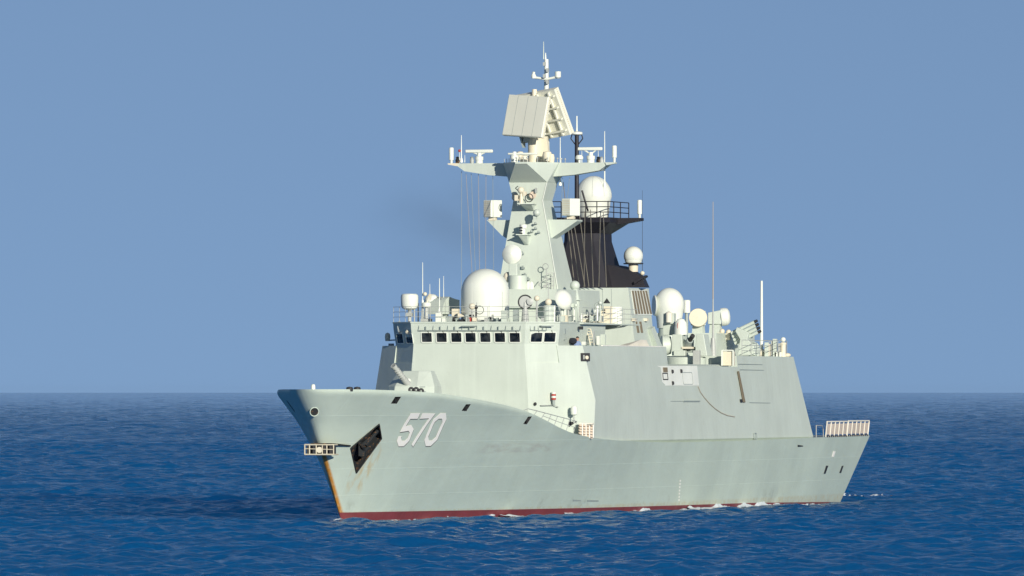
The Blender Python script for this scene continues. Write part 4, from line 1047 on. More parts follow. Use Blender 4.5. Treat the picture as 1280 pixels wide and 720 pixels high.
MB().lathe([(.24, 0), (.24, .04), (.0, .38)], PS(758.5, 379.2, 62), (0, 0, 1), 12).build('box_cone', M['dark'], cr_)
mb = MB(); mb.loft([[PS(x, y, 61.4) for x, y in ((753, 406.5), (778, 406.5), (772, 409), (753, 412))], [PS(x, y, 63.2) for x, y in ((760, 406.5), (786, 406.5), (780, 409), (760, 412))]]); mb.build('box_bracket', M['grey'], cr_, smooth=False)
lb = MB().box(PS(735, 399.5, 57.0), (.7, .75, .7)).build('twin_lens_box', M['cream'], ship, smooth=False, bevel=.03)
F_lb = Face(PS(728, 397, 56.64), PS(741, 397, 56.64), PS(741, 405, 56.64), (1, 0, 0))
F_lb.plate(MB(), PS(734, 396.3, 56.64), .55, .32, .004, .03, .03).build('lens_plate', M['white'], lb, smooth=False)
for px in (732.4, 736.2): MB().lathe([(.09, 0), (.09, .05), (0, .05)], PS(px, 396.4, 56.6), (1, 0, 0), 14).build('lens', M['dark'], lb)
MB().torus(PS(748.5, 383.5, 61.0), (1, .3, 0), .27, .08, 20, 6).build('round_frame', M['grey_dark'], ship)
# signal deck on the port side: platform, rails, posts, ladder
sdk = MB().loft([[S(50.5, 3.0, 13.32), S(50.5, 6.3, 13.32), S(67, 6.3, 13.32), S(67, 3.0, 13.32)], [S(50.5, 3.0, 13.42), S(50.5, 6.3, 13.42), S(67, 6.3, 13.42), S(67, 3.0, 13.42)]]).build('signal_deck', M['grey'], ship, smooth=False)
railing('deck_rail', [S(50.6 + k * 2.0, 6.2, 13.42) for k in range(9)], 1.05, sdk, r=.018)
random.seed(11)
for k in range(16):
    px = random.choice((random.uniform(700, 728), random.uniform(742, 752))); s = random.uniform(53, 60); b = random.uniform(388, 398); h = random.uniform(.5, 1.5)
    a = PS(px, 403 + random.uniform(-3, 2), s); mb = MB(); mb.tube(a, a + Vector((0, 0, h)), random.uniform(.03, .09), n=8)
    if k % 3 == 0: mb.box(a + Vector((0, 0, h)), (.3, random.uniform(.2, .4), .25))
    elif k % 3 == 1: mb.ball(a + Vector((0, 0, h)), random.uniform(.12, .2), n=10)
    mb.build('deck_fitting', M[random.choice(('grey', 'steel', 'grey_dark', 'white'))], sdk)
for k in range(7):
    px = (703, 706, 710, 714, 741, 747, 751)[k]; a = PS(px, 402, 50.8 + k); mb = MB(); mb.box(a + Vector((0, 0, .2)), (.4, .3 + .1 * (k % 3), .4 + .1 * (k % 2)))
    mb.build('deck_box', M[('grey', 'cream', 'grey_dark', 'white')[k % 4]], sdk, smooth=False)
# clutter on the wing below the signal deck
mb = MB(); a, b = PS(733, 411, 53), PS(738, 431, 53)
for dx in (0, .3): mb.tube(a + Vector((0, dx, 0)), b + Vector((0, dx, 0)), .04, n=6)
for k in range(6): q = a.lerp(b, k / 6); mb.tube(q, q + Vector((0, .3, 0)), .03, n=5)
mb.build('wing_ladder', M['cream'], ship)
for px, py0, py1, s, mm, wpx in ((703, 431, 418, 47.6, 'steel', 2), (705, 421, 416, 47.6, 'white', 5), (730, 431, 427, 50, 'white', 5), (748, 431, 420, 54, 'white', 4), (754, 431, 418, 55, 'grey', 6), (710, 431, 419, 49, 'steel', 1.2), (742, 431, 414, 52, 'steel', 1.2), (726, 412, 408, 50, 'dark', 5)):
    a, b = PS(px, py0, s), PS(px, py1, s); MB().box((a.x, a.y, (a.z + b.z) / 2), (.25, wpx * .056, b.z - a.z)).build('wing_fitting', M[mm], ship, smooth=False)
mb = MB(); mb.tube(PS(697, 424, 46.5), PS(708, 424, 46.5), .04); mb.tube(PS(700, 411, 46.6), PS(700, 423, 46.6), .05); mb.box(PS(704, 413, 46.6), (.3, .3, .5)); mb.build('wing_bracket', M['grey_dark'], ship)

# ------------------------------------------------------------------ after deckhouse and funnel
DH0, DH1 = 72.5, 78.5
def dring(z):
    y = float(np.interp(z, [10.4, 16.1], [5.0, 4.05])); e = float(np.interp(z, [10.4, 16.1], [77.2, 78.6])); a = float(np.interp(z, [10.4, 16.1], [71.5, 72.4]))
    return [S(a, -y, z), S(a, y, z), S(e, y, z), S(e, -y, z)]
dh = MB().loft([dring(10.3), dring(16.1)]).build('funnel_deckhouse', M['grey'], ship, smooth=False)
dr0, dr1 = dring(10.4), dring(16.1)
F_dp = Face(dr0[1], dr0[2], dr1[1], (0, 1, 0)); F_df = Face(dr0[0], dr0[1], dr1[1], (1, 0, 0))
lv = F_dp.poly(MB(), [(788.5, 362.5), (808.5, 362.5), (815, 394), (793, 394)], .004, .03).build('louvre_panel', M['white'], dh, smooth=False)
for k in range(6):
    t0, t1 = (k + .18) / 6, (k + .80) / 6
    F_dp.poly(MB(), [(788.5 + 20 * t0, 363.5), (788.5 + 20 * t1, 363.5), (793 + 22 * t1, 392.5), (793 + 22 * t0, 392.5)], .036, .02).build('louvre_slat', M['tan'], lv, smooth=False)
for x in (794.5, 799): F_dp.poly(MB(), [(x, 402), (x + 2.2, 402), (x + 4.6, 416), (x + 2.2, 416)], .004, .03).build('vent_slot', M['tan'], dh, smooth=False)
for q in ((791, 400), (806, 400)): mb = MB(); mb.box(on(F_dp, *q, .1), (.5, .25, .2)); mb.build('side_lamp', M['cream'], dh, smooth=False)
for x in (753, 764): F_df.poly(MB(), [(x, 361), (x + .5, 361), (x + 1, 383), (x + .5, 383)], .004, .012).build('seam', M['grey_dark'], dh, smooth=False)
# leaning screen at the after edge
mb = MB(); mb.prism([PY(814, 411, 4.85), PY(818, 408, 4.85), PY(833, 446, 5.3), PY(827, 447, 5.3)], (-.1, -.5, 0)); mb.build('blast_screen', M['grey'], dh, smooth=False)
# trunk
def fring(cs, hw, hl, z, ch=.35): 
    return [S(cs - hl, -hw + ch, z), S(cs - hl, hw - ch, z), S(cs - hl + ch, hw, z), S(cs + hl - ch, hw, z), S(cs + hl, hw - ch, z), S(cs + hl, -hw + ch, z), S(cs + hl - ch, -hw, z), S(cs - hl + ch, -hw, z)]
zf = lambda py: PS(740, py, 76).z
cS = 76.6
fun = MB().loft([fring(cS, 2.15, 3.2, 16.09), fring(cS, 1.75, 2.7, zf(331)), fring(cS, 1.32, 2.2, zf(302)), fring(cS, 1.30, 2.2, zf(292))]).build('funnel', M['black'], ship, smooth=False)
ZF = zf(272.5)
fp = MB().loft([fring(cS, 1.30, 2.2, zf(291.9)), fring(cS, 2.35, 3.2, zf(278.5)), fring(cS, 2.4, 3.3, ZF)]).build('funnel_platform', M['black'], fun, smooth=False)
for sg in (1, -1): MB().prism([S(cS - .5, sg * y, z) for y, z in ((2.3, ZF - .002), (4.0, ZF - .002), (4.0, ZF - .2), (2.25, ZF - .5))], (-1.2, 0, 0)).build('platform_wing', M['black'], fp, smooth=False)
esm(799.5, 250, 267.5, cS + .1, fp, .17)
mb = MB(); pts = [S(cS - 3.2, y, ZF) for y in np.linspace(-.2, 2.3, 4)] + [S(cS + k, 2.3, ZF) for k in (-1.5, .5, 3)]
railing('platform_rail', pts, 1.15, fp, 'black', 3, .035); railing('platform_rail', [S(cS - 3.2, y, ZF) for y in (-2.3, -1.9, -1.2)] + [], 1.15, fp, 'black', 3, .035)
mb.bm.free()
c = PS(742, 246, cS + 1.2); fdz = PS(742, 220, cS + 1.2).z
fd = MB().lathe([(1.05, ZF - c.z), (1.1, ZF - c.z + .25), (1.26, -.25)] + [(1.33 * math.cos(R(q)), (fdz - c.z) * math.sin(R(q))) for q in range(0, 91, 8)] + [(0, fdz - c.z)], c, (0, 0, 1), 48).build('funnel_radome', M['white'], fp)
mb = MB()
for a in (-30, 10, 50, 90):
    q = [c + Vector((1.335 * math.cos(R(k)) * math.cos(R(a)), 1.335 * math.cos(R(k)) * math.sin(R(a)), (fdz - c.z) * math.sin(R(k)))) for k in range(0, 85, 12)]; mb.path(q, .014, 4)
mb.build('radome_seam', M['steel'], fd)
c = PS(721, 246, cS - 2.0)
bp_ = MB().tube((c.x, c.y, ZF), (c.x, c.y, PS(721, 168, cS).z), .17, .15, 10); bp_.tube(PS(727.5, 238, cS - 1.5), PS(735, 264, cS - 1.5), .07); bp_ = bp_.build('black_pole', M['black'], fp)
q = PS(721, 168, cS - 2); mb = MB(); mb.lathe([(.12, -.1), (.42, 0), (.42, .16), (.2, .22), (0, .22)], q, (0, 0, 1), 16); mb.tube(q, PS(721, 145, cS - 2), .07, .05); mb.build('pole_top', M['white'], bp_)
mb = MB(); 
for sg in (-1, 1): mb.path([q + Vector((0, .35 * sg, .0)), q + Vector((0, .45 * sg, -.3)), q + Vector((0, .1 * sg, -.75))], .04, 6)
mb.build('pole_stays', M['black'], bp_)
# after hump of the funnel with small dome
hp_ = [(757, 331.5), (771, 333), (783, 336), (797, 349), (807.5, 358.8), (757, 358.8)]
mb = MB(); mb.loft([[PS(x, y, cS - 1.2) for x, y in ((752, 330), (766, 332), (785, 337), (803, 346), (807, 359.5), (752, 359.5))], [PS(x, y, cS + 3.0) for x, y in ((770, 331), (784, 333), (796, 339), (806, 346), (812, 359.5), (770, 359.5))]]); mb.build('funnel_hump', M['black'], fun, smooth=False)
mb = MB(); mb.prism([PS(x, y, cS - 1.5) for x, y in ((792, 352), (806, 344), (807, 346), (793, 355))], (-.8, 0, 0)); mb.build('hump_arm', M['black'], fun, smooth=False)
c = PS(791.7, 320, cS); sdm = MB().lathe([(.55, -.52), (.62, -.4)] + [(.70 * math.cos(R(q)), .70 * math.sin(R(q))) for q in range(-30, 91, 10)], c, (0, 0, 1), 36).build('stern_dome', M['white'], fun)
mb = MB(); mb.lathe([(.70, -.60), (.74, -.52), (.5, -.5)], c, (0, 0, 1), 24); mb.build('dome_ring', M['dark'], sdm); MB().lathe([(.34, -1.15), (.36, -.6), (0, -.6)], c, (0, 0, 1), 18).build('dome_foot', M['cream'], sdm)
whip(803, 345, 238, cS + .5, .02, 'dark', None, 'whip_antenna', fun); MB().ball(PS(803, 341.5, cS - 1), .16).build('hump_lamp', M['cream'], fun)
# canvas cover beside the deckhouse
o = MB().loft([[PY(x, y, 7.0) for x, y in ((782, 433.5), (812, 434), (808, 425), (801, 424.5))], [PY(x - 2, y, 6.2) for x, y in ((772, 433), (812, 434), (808, 426), (799, 426))]]).build('canvas_cover', M['canvas'], smooth=False)
tag(o, 'pale canvas cover lying on the bulwark below the two small vent slots', 'cover')
mb = MB(); mb.box((-61.6, 7.17, 11.83), (18.4, .16, .05)); mb.build('bulwark_cap', M['marking'], fwd, smooth=False)

# ------------------------------------------------------------------ after weapons and sensors
Z2 = 10.45
# close-in gun
CS = 90.0
ring_ = PS(857, 455, CS); cy = ring_.y; cx = -CS
zr = lambda py: PS(857, py, CS).z
cw = MB().lathe([(1.5, zr(456.5)), (1.52, zr(455)), (1.52, zr(447)), (1.4, zr(446)), (0, zr(446))], (cx, cy, 0), (0, 0, 1), 36).build('close_in_gun', M['grey'], ship)
def cbox(x0, x1, y0, y1, s, dp, mat='grey', name='gun_cheek', par=cw, taper=0.0, bev=.04):
    a, b, c_, d = PS(x0, y1, s), PS(x1, y1, s), PS(x1 - taper, y0, s), PS(x0 + taper * .4, y0, s)
    return MB().prism([a, b, c_, d], (-dp, 0, 0)).build(name, M[mat], par, smooth=False, bevel=bev)
cbox(839.5, 853.5, 418, 444.5, CS - .9, 1.6, taper=1.5); cbox(868.5, 884, 418, 445, CS - .9, 1.6, taper=4.5)
MB().lathe([(.66, -.35), (.72, -.1), (.72, .3), (.6, .38), (0, .38)], PS(832.5, 431.5, CS - .2), (.35, -.94, 0), 28).build('ammo_drum', M['grey'], cw)
MB().lathe([(.5, 0), (.48, .5), (.42, .9), (.25, 1.15), (0, 1.22)], PS(851, 418.5, CS - .2), (0, 0, 1), 28).build('gun_radome', M['white'], cw)
MB().torus(PS(851, 408, CS - .2), (.3, 1, 0), .49, .02, 30, 5).build('radome_seam', M['red'], cw)
cbox(828.5, 843, 404, 419, CS + .3, .9, name='gun_director'); cbox(829, 842, 391.5, 405, CS + .1, .8, name='director_head')
MB().lathe([(.23, -.35), (.24, .35), (0, .5)], PS(836, 397, CS - .2), (0, 0, 1), 18).build('director_lens', M['canvas'], cw)
mb = MB(); a = PS(857, 434, CS - .2); b = PS(866, 419.5, CS - 1.4); mb.tube(a.lerp(b, .55), b, .16, .17, 14); mb.build('rotary_barrel', M['dark'], cw)
mb = MB(); mb.tube(a, a.lerp(b, .6), .35, .25, 14); mb.box(PS(859, 430, CS), (.9, .8, .6)); mb.box(PS(860, 438, CS), (.9, 1.0, .35)); mb.build('breech', M['grey_dark'], cw)
cbox(852, 866, 433.5, 436, CS - 1, .8, 'cream', 'gun_tray', bev=0); cbox(842, 856, 438, 445, CS - 1.2, .6, 'grey', 'gun_step')
# ring-side lockers
def deckbox(x0, x1, y0, y1, s, dp=.6, mat='cream', name='deck_cabinet'): return cbox(x0, x1, y0, y1, s, dp, mat, name, ship, 0, .02)
deckbox(866, 874, 438, 456, CS - 2.2, .5, 'steel'); c_ = deckbox(903, 916, 439.5, 457, CS + 1.0, .7, 'cream'); 
mb = MB(); 
for x in (902.5, 916.5): a, b = PS(x, 457, CS + .9), PS(x, 438, CS + .9); mb.box((a.x, a.y, (a.z + b.z) / 2), (.1, .1, b.z - a.z))
a, b = PS(902.5, 438, CS + .9), PS(916.5, 438, CS + .9); mb.tube(a, b, .05); mb.build('cabinet_frame', M['white'], c_)
# raised base under the gun and a coaming
mb = MB(); mb.loft([[S(80.5, 0, Z2 - .02), S(80.5, 6.6, Z2 - .02), S(98, 6.6, Z2 - .02), S(98, 0, Z2 - .02)], [S(81, 0, Z2 + .15), S(81, 6.3, Z2 + .15), S(98, 6.3, Z2 + .15), S(98, 0, Z2 + .15)]]); mb.build('gun_base', M['grey'], mid, smooth=False)
# after deckhouse behind
ad = MB().box((-107, 0.0, (Z2 + 13.0) / 2), (12.5, 7.6, 13.0 - Z2)).build('after_deckhouse', M['grey'], ship, smooth=False)
# big round radome
c = PS(836.5, 381, 101.0); r_ = 1.14
br_ = MB().lathe([(.9, -1.75), (.95, -1.2), (1.05, -.55)] + [(r_ * math.cos(R(q)), r_ * 1.12 * math.sin(R(q))) for q in range(-20, 91, 7)] + [(0, r_ * 1.12)], c, (0, 0, 1), 48).build('after_radome', M['white'], ship)
MB().tube((c.x, c.y, 10.4), (c.x, c.y, c.z - 1.7), .8, .8, 24).build('pedestal', M['grey'], br_)
MB().lathe([(.80, 0), (.74, .10), (0, .12)], c + Vector((.1, -.78, -.05)) + Vector((.4, -.18, 0)), (.45, -.9, 0), 30).build('radome_hatch', M['white'], br_)
esm(858.3, 375, 391, 103, ship, .28, 'small_radome')
mb = MB(); mb.tube((PS(858.3, 391, 103).x, PS(858.3, 391, 103).y, 10.5), PS(858.3, 391, 103), .12); mb.build('radome_post', M['grey_dark'], ship)
def illum(px, py, s, dv, r, pyb, face, housing=True):
    p = PS(px, py, s); dv = Vector(dv).normalized()
    o = MB().lathe([(r * .98, -.28), (r, -.2), (r, .02), (r * .96, .08), (0, .12)], p, dv, 40).build('illuminator_radar', M[face], ship)
    mb = MB(); up_ = Vector((0, 0, 1)); sd = dv.cross(up_).normalized()
    rr = lambda d, k: [p + dv * d + sd * a * r * k + up_ * b * r * k for a, b in ((-.8, -.8), (.8, -.8), (.8, .8), (-.8, .8))]
    mb.loft([rr(-.28, 1.0), rr(-1.3, .8)]); mb.build('radar_housing', M['grey'], o, smooth=False, bevel=.05)
    pb = p - dv * .7; mb = MB(); mb.loft([[Vector((pb.x + a, pb.y + b, PS(px, pyb, s).z)) for a, b in ((.45, -.45), (.45, .45), (-.45, .45), (-.45, -.45))], [Vector((pb.x + a, pb.y + b, p.z - r * .6)) for a, b in ((.3, -.38), (.3, .38), (-.3, .38), (-.3, -.38))]]); mb.build('pedestal', M['grey'], o, smooth=False)
    return o
illum(872.5, 397, 105, (1, .18, .12), .70, 424, 'cream')
ib = illum(906, 396, 108, (-.25, 1, .10), .68, 424, 'white')
p = PS(906, 396, 108); MB().lathe([(.68, 0), (.6, .2), (.4, .32), (0, .36)], p + Vector((-.25, 1, .1)).normalized() * .06, (-.25, 1, .10), 36).build('radar_face', M['white'], ib)
for px, py in ((901, 420), (909, 421)): mb = MB(); q = PS(px, py, 104); mb.box(q, (.4, .45, .5)); mb.ball(q + Vector((0, .1, .35)), .2); mb.build('deck_pod', M['cream'], ad)
# rocket launcher
LS = 104.0
la, lb_ = PS(915, 419, LS), PS(945, 404, LS)
lt = MB().prism([PS(x, y, LS - 1.5) for x, y in ((922, 444), (944, 444), (942, 432), (934, 424), (936, 416), (921, 409), (919, 414), (925, 424))], (-1.7, 0, 0)).build('rocket_launcher', M['grey'], ship, smooth=False, bevel=.04)
k = 0
for col in range(2):
    for row in range(4):
        dx, dy = (row * 1.5, row * 4.3); s = LS - .9 + col * 1.2
        a, b = PS(914 + dx, 416.5 + dy, s), PS(943 + dx, 402.5 + dy, s)
        o = MB().tube(a, b, .13, n=14).build('launch_tube', M['grey'], lt)
        MB().tube(b, b + (b - a).normalized() * .26, .125, .10, 14).build('tube_cap', M['dark'], o)
MB().lathe([(.62, 0), (.62, .25), (0, .28)], PS(941, 438, LS - .9), (.3, 1, 0), 26).build('launcher_drum', M['grey'], lt)
MB().lathe([(.2, 0), (.2, .05), (0, .05)], PS(933, 435, LS - .85), (1, 0, 0), 18).build('launcher_cover', M['grey_dark'], lt)
mb = MB(); mb.lathe([(1.0, zr(447)), (1.0, zr(444)), (0, zr(444))], (-(LS), PS(933, 445, LS).y, 0), (0, 0, 1), 28); mb.build('launcher_base', M['steel'], lt)
# poles and whips
whip(891.3, 446, 372, 97, .10, 'steel', 1.4); whip(891.3, 374, 252, 97, .05, 'wire', None)
a = PS(952, 447, 110); MB().tube(a, (a.x, a.y, PS(952, 351, 110).z), .12, .09, 12).build('stern_pole', M['white'], ship)
mb = MB(); mb.lathe([(.32, 0), (.32, .5), (.22, .6)], PS(952, 446.5, 110), (0, 0, 1), 16); mb.build('pole_foot', M['cream'], ship)
for k, (px, y0, y1, wpx, mm) in enumerate(((958, 428, 447, 5, 'grey'), (961.5, 430, 447, 2.5, 'cream'), (968, 423.5, 446, 4.5, 'grey'), (972, 440, 446, 8, 'white'), (964, 426, 446, 1.5, 'steel'), (973.5, 429, 446, 1.6, 'steel'))):
    deckbox(px - wpx / 2, px + wpx / 2, y0, y1, 109.3, .4, mm, 'launch_rack')
p = PS(979, 446, 109.8); ps_ = MB().lathe([(.24, 0), (.2, .25), (.2, .9), (.24, .92), (.24, 1.05), (.16, 1.1)], p, (0, 0, 1), 18).build('signal_pillar', M['cream'], ship); MB().ball(PS(979, 424.5, 109.8), .19).build('pillar_ball', M['white'], ps_)
MB().ball(PS(984, 444, 110.2), .28, k=.6).build('deck_float', M['cream'], ship)
railing('hangar_rail', [S(s, 6.75, 11.25) for s in np.linspace(S_HGR + 4, S_END - 5.0, 6)], 1.2, ship, r=.022); railing('deck_rail', [S(s, 6.9, Z2) for s in np.linspace(93, S_HGR - .3, 5)], 1.1, ship, r=.018)
railing('hangar_rail', [S(S_END - 4.9, y, 11.25) for y in np.linspace(6.7, -6.7, 6)], 1.2, ship, r=.02)

# ------------------------------------------------------------------ raised flight-deck nets at the stern
def net(s0, s1, n, sgn):
    y0 = lambda s: sgn * (float(hull_y(s, sheer(s))) - .05)
    zz = sheer(s0) + .05; h = 1.15
    fr = MB(); P = [S(s0, y0(s0), zz), S(s1, y0(s1), zz)]; Q = [p + Vector((0, sgn * .12, h)) for p in P]
    fr.tube(P[0], P[1], .05, n=6); fr.path([P[0], Q[0], Q[1], P[1]], .055, 6)
    for k in range(1, n): fr.tube(P[0].lerp(P[1], k / n), Q[0].lerp(Q[1], k / n), .05, n=6)
    o = fr.build('safety_net', M['canvas'], ship)
    w_ = MB()
    for k in range(n * 3):
        a, b = (k + .18) / (n * 3), (k + .82) / (n * 3); lo_, hi_ = .14, .86
        q = [P[0].lerp(P[1], a).lerp(Q[0].lerp(Q[1], a), lo_), P[0].lerp(P[1], b).lerp(Q[0].lerp(Q[1], b), lo_), P[0].lerp(P[1], b).lerp(Q[0].lerp(Q[1], b), hi_), P[0].lerp(P[1], a).lerp(Q[0].lerp(Q[1], a), hi_)]
        w_.prism(q, (0, -.02 * sgn, 0))
    w_.build('netting', M['net'], o, smooth=False)
    w_ = MB(); 
    for k in range(n * 2): w_.box(P[0].lerp(P[1], (k + .5) / (n * 2)) + Vector((0, 0, .02)), (.5, .12, .14))
    w_.build('net_hinges', M['dark'], o, smooth=False)
net(119.8, 128.0, 5, 1); net(128.2, 136.6, 5, 1); net(119.8, 128.0, 5, -1); net(128.2, 136.6, 5, -1)
mb = MB(); mb.path([S(116.6, 7.85, 5.1), S(116.6, 7.85, 6.0), S(118.6, 7.85, 6.0), S(119.2, 7.8, 5.75), S(119.3, 7.8, 5.1)], .035, 6); mb.build('deck_edge_rail', M['steel'], ship)

# ------------------------------------------------------------------ rigging
def wire(x0, y0, s0, x1, y1, s1, r=.018, mat='wire', sag=.0):
    a, b = PS(x0, y0, s0), PS(x1, y1, s1); pts = [a.lerp(b, t) - Vector((0, 0, sag * 4 * t * (1 - t))) for t in np.linspace(0, 1, 5)]
    return MB().path(pts, r, 5).build('halyard', M[mat], ship)
for x0, x1, yb in ((577, 576.5, 402), (582.5, 592, 372), (589, 594.5, 345), (598, 599.5, 345), (607.5, 607, 336), (616, 617, 338)): wire(x0, 214 if x0 < 580 else 217, 60.8, x1, yb, 53 if yb > 350 else 55, .016, 'grey_dark' if x0 in (577, 589, 616) else 'wire')
for x0, y0, x1, y1 in ((704, 228, 717.5, 352), (709, 252, 724, 356), (716, 272, 731, 358), (724, 266, 736, 358), (731, 266, 730, 358), (738, 262, 741.5, 358), (750.5, 270, 748.5, 358), (754, 265, 758, 358)):
    wire(x0, y0, 62.5, x1, y1, 71.8, .03)
for x0, x1 in ((712, 700), (703, 700.5)): wire(x0, 222, 61, x1, 330, 64.5, .016, 'grey_dark')

# ------------------------------------------------------------------ look-out on the port wing
def person(c, z0):
    root = empty('person', (c.x, c.y, z0)); tag(root, 'dark haired sailor in light blue shirt on the bridge wing beside a black covered instrument', 'person')
    me = bpy.data.meshes.new('person_body')
    J = [((0, 0, .95), .15), ((.02, 0, 1.2), .16), ((.06, 0, 1.42), .17), ((.09, 0, 1.54), .065), ((.12, 0, 1.62), .085), ((.13, 0, 1.70), .095), ((.12, 0, 1.78), .075),
         ((.05, .20, 1.43), .07), ((.12, .28, 1.18), .05), ((.36, .18, 1.10), .042), ((.45, .14, 1.11), .04),
         ((.05, -.20, 1.43), .07), ((.12, -.28, 1.18), .05), ((.36, -.18, 1.10), .042), ((.45, -.14, 1.11), .04),
         ((0, .10, .88), .11), ((.02, .11, .48), .075), ((0, .11, .08), .05), ((.13, .12, .04), .045),
         ((0, -.10, .88), .11), ((.02, -.11, .48), .075), ((0, -.11, .08), .05), ((.13, -.12, .04), .045)]
    E = [(0, 1), (1, 2), (2, 3), (3, 4), (4, 5), (5, 6), (2, 7), (7, 8), (8, 9), (9, 10), (2, 11), (11, 12), (12, 13), (13, 14), (0, 15), (15, 16), (16, 17), (17, 18), (0, 19), (19, 20), (20, 21), (21, 22)]
    me.from_pydata([j[0] for j in J], E, [])
    b = bpy.data.objects.new('body', me); COL.objects.link(b); b.parent = root
    b.rotation_euler = (0, 0, R(38))
    md = b.modifiers.new('skin', 'SKIN'); lay = me.skin_vertices[0].data
    for k, j in enumerate(J): lay[k].radius = (j[1], j[1]); lay[k].use_root = (k == 0)
    ss = b.modifiers.new('sub', 'SUBSURF'); ss.levels = 2; ss.render_levels = 2
    bpy.context.view_layer.update(); dg = bpy.context.evaluated_depsgraph_get()
    nm = bpy.data.meshes.new_from_object(b.evaluated_get(dg)); b.modifiers.clear(); b.data = nm
    for m_ in ('skin', 'shirt', 'navy'): nm.materials.append(M[m_])
    for p in nm.polygons:
        z = p.center.z; x = p.center.x
        p.material_index = 0 if (z > 1.53 or (x > .30 and z > 1.0)) else (1 if z > .95 else 2); p.use_smooth = True
    rot = Matrix.Rotation(R(38), 4, 'Z')
    mb = MB(); mb.ball(Vector((.11, 0, 1.755)), .108, k=.95, a0=-5, n=16); h = mb.build('hair', M['hair'], root); h.rotation_euler = (0, 0, R(38))
    mb = MB(); mb.ball(Vector((.222, 0, 1.69)), .022, n=8)
    for sg in (-1, 1): mb.ball(Vector((.11, .1 * sg, 1.70)), .028, n=8)
    n_ = mb.build('face_features', M['skin'], root); n_.rotation_euler = (0, 0, R(38))
    mb = MB()
    for sg in (-1, 1): mb.ball(Vector((.205, .035 * sg, 1.715)), .012, n=6)
    e_ = mb.build('eyes', M['hair'], root); e_.rotation_euler = (0, 0, R(38))
    return root
pc = PS(721, 424, 48.6); person(pc, 10.6 + .0)
p = PS(716, 426.5, 48.2)
pel = MB().lathe([(.1, -.9), (.1, -.2), (.26, -.12), (.30, .05), (.18, .22), (0, .24)], p, (0, 0, 1), 16).build('covered_pelorus', M['navy'], ship)

# ------------------------------------------------------------------ foam along the waterline
def foam():
    rng = np.random.default_rng(4); mb = MB(); bm = mb.bm
    def fbm(x, y, seed):
        v = np.zeros_like(x); r = np.random.default_rng(seed)
        for k in range(40):
            f = 2 ** r.uniform(.3, 4.0); a = r.uniform(0, 6.28); v += np.cos(f * (.35 * x * math.cos(a) + 1.3 * y * math.sin(a)) + r.uniform(0, 6.28)) / f ** .5
        return v / 3.2
    def patch(s0, s1, d0, d1, step, dens, height, seed, fade=True, sgn=1):
        ss = np.arange(s0, s1, step); dd = np.arange(d0, d1, step * .8)
        Sg, Dg = np.meshgrid(ss, dd, indexing='ij')
        Yg = sgn * (np.where(Sg < 136, hull_y(np.minimum(Sg, 133), np.zeros_like(Sg)), 5.5) + Dg); Xg = -Sg
        nz = fbm(Xg, Yg, seed); u = (Sg - s0) / (s1 - s0); v = (Dg - d0) / (d1 - d0)
        env = np.clip(np.minimum(u, 1 - u) * 6, 0, 1) * np.clip(1.2 - v * 1.1, 0, 1)
        keep = nz + (env - 1) * 1.5 > dens
        Zg = sea_h(Xg, Yg) + .04 + height * (np.clip(.5 * nz + .55, 0, 1.3) * env) * np.clip(1.15 - v * .9, .1, 1)
        idx = {}
        def vv(i, j):
            if (i, j) not in idx: idx[(i, j)] = bm.verts.new((Xg[i, j], Yg[i, j], Zg[i, j] + rng.normal() * .012))
            return idx[(i, j)]
        a, b = Sg.shape
        for i in range(a - 1):
            for j in range(b - 1):
                if keep[i, j]: bm.faces.new((vv(i, j), vv(i + 1, j), vv(i + 1, j + 1), vv(i, j + 1)))
    patch(6.8, 16.5, -.3, 1.5, .06, -.22, .30, 1); patch(6.4, 13, -.2, 1.4, .06, .0, .30, 12, sgn=-1)
    patch(9, 28, .6, 3.2, .08, .45, .08, 21)
    patch(22, 44, -.1, 1.3, .07, .10, .30, 2); patch(44, 74, -.1, .8, .07, .55, .22, 22)
    patch(72, 112, -.15, 1.2, .06, -.38, .36, 3); patch(66, 120, .6, 4.5, .09, .40, .12, 6)
    patch(134, 175, -9, 1.2, .12, .62, .07, 5)
    o = mb.build('foam', M['foam']); o['kind'] = 'stuff'; return o
foam()

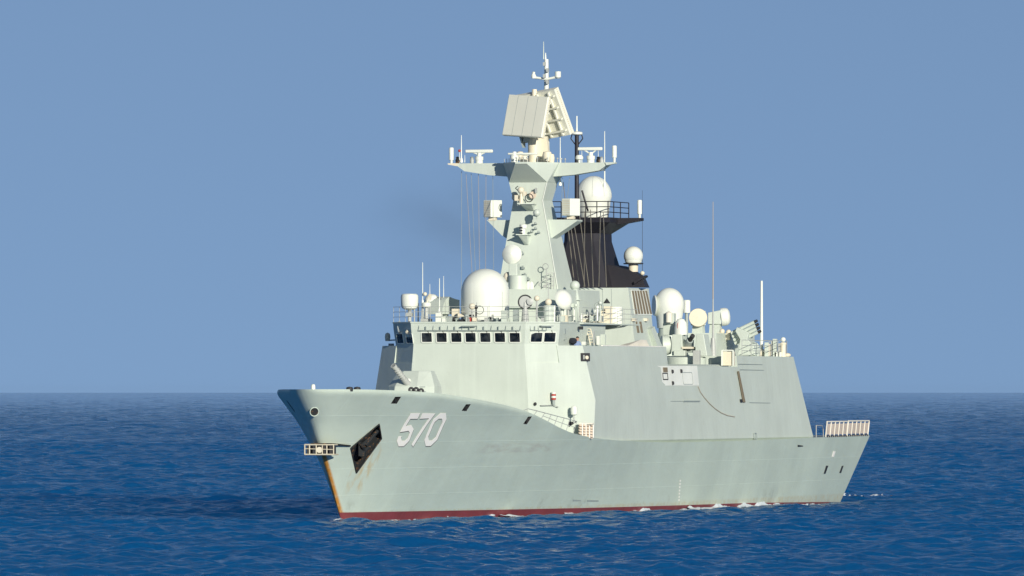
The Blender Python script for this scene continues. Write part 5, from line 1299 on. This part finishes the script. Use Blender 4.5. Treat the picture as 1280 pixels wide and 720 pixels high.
# ------------------------------------------------------------------ funnel smoke drifting to starboard, and the sea air
def smoke():
    mb = MB(); mb.ball((0, 0, 0), 1.0, n=24); c = PS(592, 282, 84.0)
    m = bpy.data.materials.new('smoke'); m.use_nodes = True; nt_ = m.node_tree; nt_.nodes.clear()
    o_ = nt_.nodes.new('ShaderNodeOutputMaterial'); v = nt_.nodes.new('ShaderNodeVolumePrincipled'); v.inputs['Color'].default_value = (.12, .12, .13, 1)
    tcd = nt_.nodes.new('ShaderNodeTexCoord'); ln = nt_.nodes.new('ShaderNodeVectorMath'); ln.operation = 'LENGTH'; nt_.links.new(tcd.outputs['Object'], ln.inputs[0])
    f_ = ramp(nt_, ln.outputs['Value'], [(0.0, 1.0), (0.95, 0.0)]); nz = ramp(nt_, noise(nt_, tcd.outputs['Object'], 2.2, 3), [(0.35, 0.1), (0.7, 1.0)])
    mm = nt_.nodes.new('ShaderNodeMath'); mm.operation = 'MULTIPLY'; nt_.links.new(f_, mm.inputs[0]); nt_.links.new(nz, mm.inputs[1])
    m2 = nt_.nodes.new('ShaderNodeMath'); m2.operation = 'MULTIPLY'; nt_.links.new(mm.outputs[0], m2.inputs[0]); m2.inputs[1].default_value = 0.06
    nt_.links.new(m2.outputs[0], v.inputs['Density']); nt_.links.new(v.outputs[0], o_.inputs['Volume'])
    o = mb.build('smoke', m); o.location = c; o.scale = (6.0, 10.0, 5.2); o['kind'] = 'stuff'
smoke()
HAZE = 0.12e-5
if HAZE:
    mb = MB(); mb.box((CAM[0], CAM[1], 20.0), (150000, 150000, 46.0)); m = bpy.data.materials.new('haze'); m.use_nodes = True; nt_ = m.node_tree; nt_.nodes.clear()
    o_ = nt_.nodes.new('ShaderNodeOutputMaterial'); v = nt_.nodes.new('ShaderNodeVolumePrincipled'); v.inputs['Color'].default_value = (.52, .74, 1.0, 1); v.inputs['Density'].default_value = HAZE
    v.inputs['Anisotropy'].default_value = 0.2
    nt_.links.new(v.outputs[0], o_.inputs['Volume']); o = mb.build('haze', m, smooth=False); o['kind'] = 'stuff'
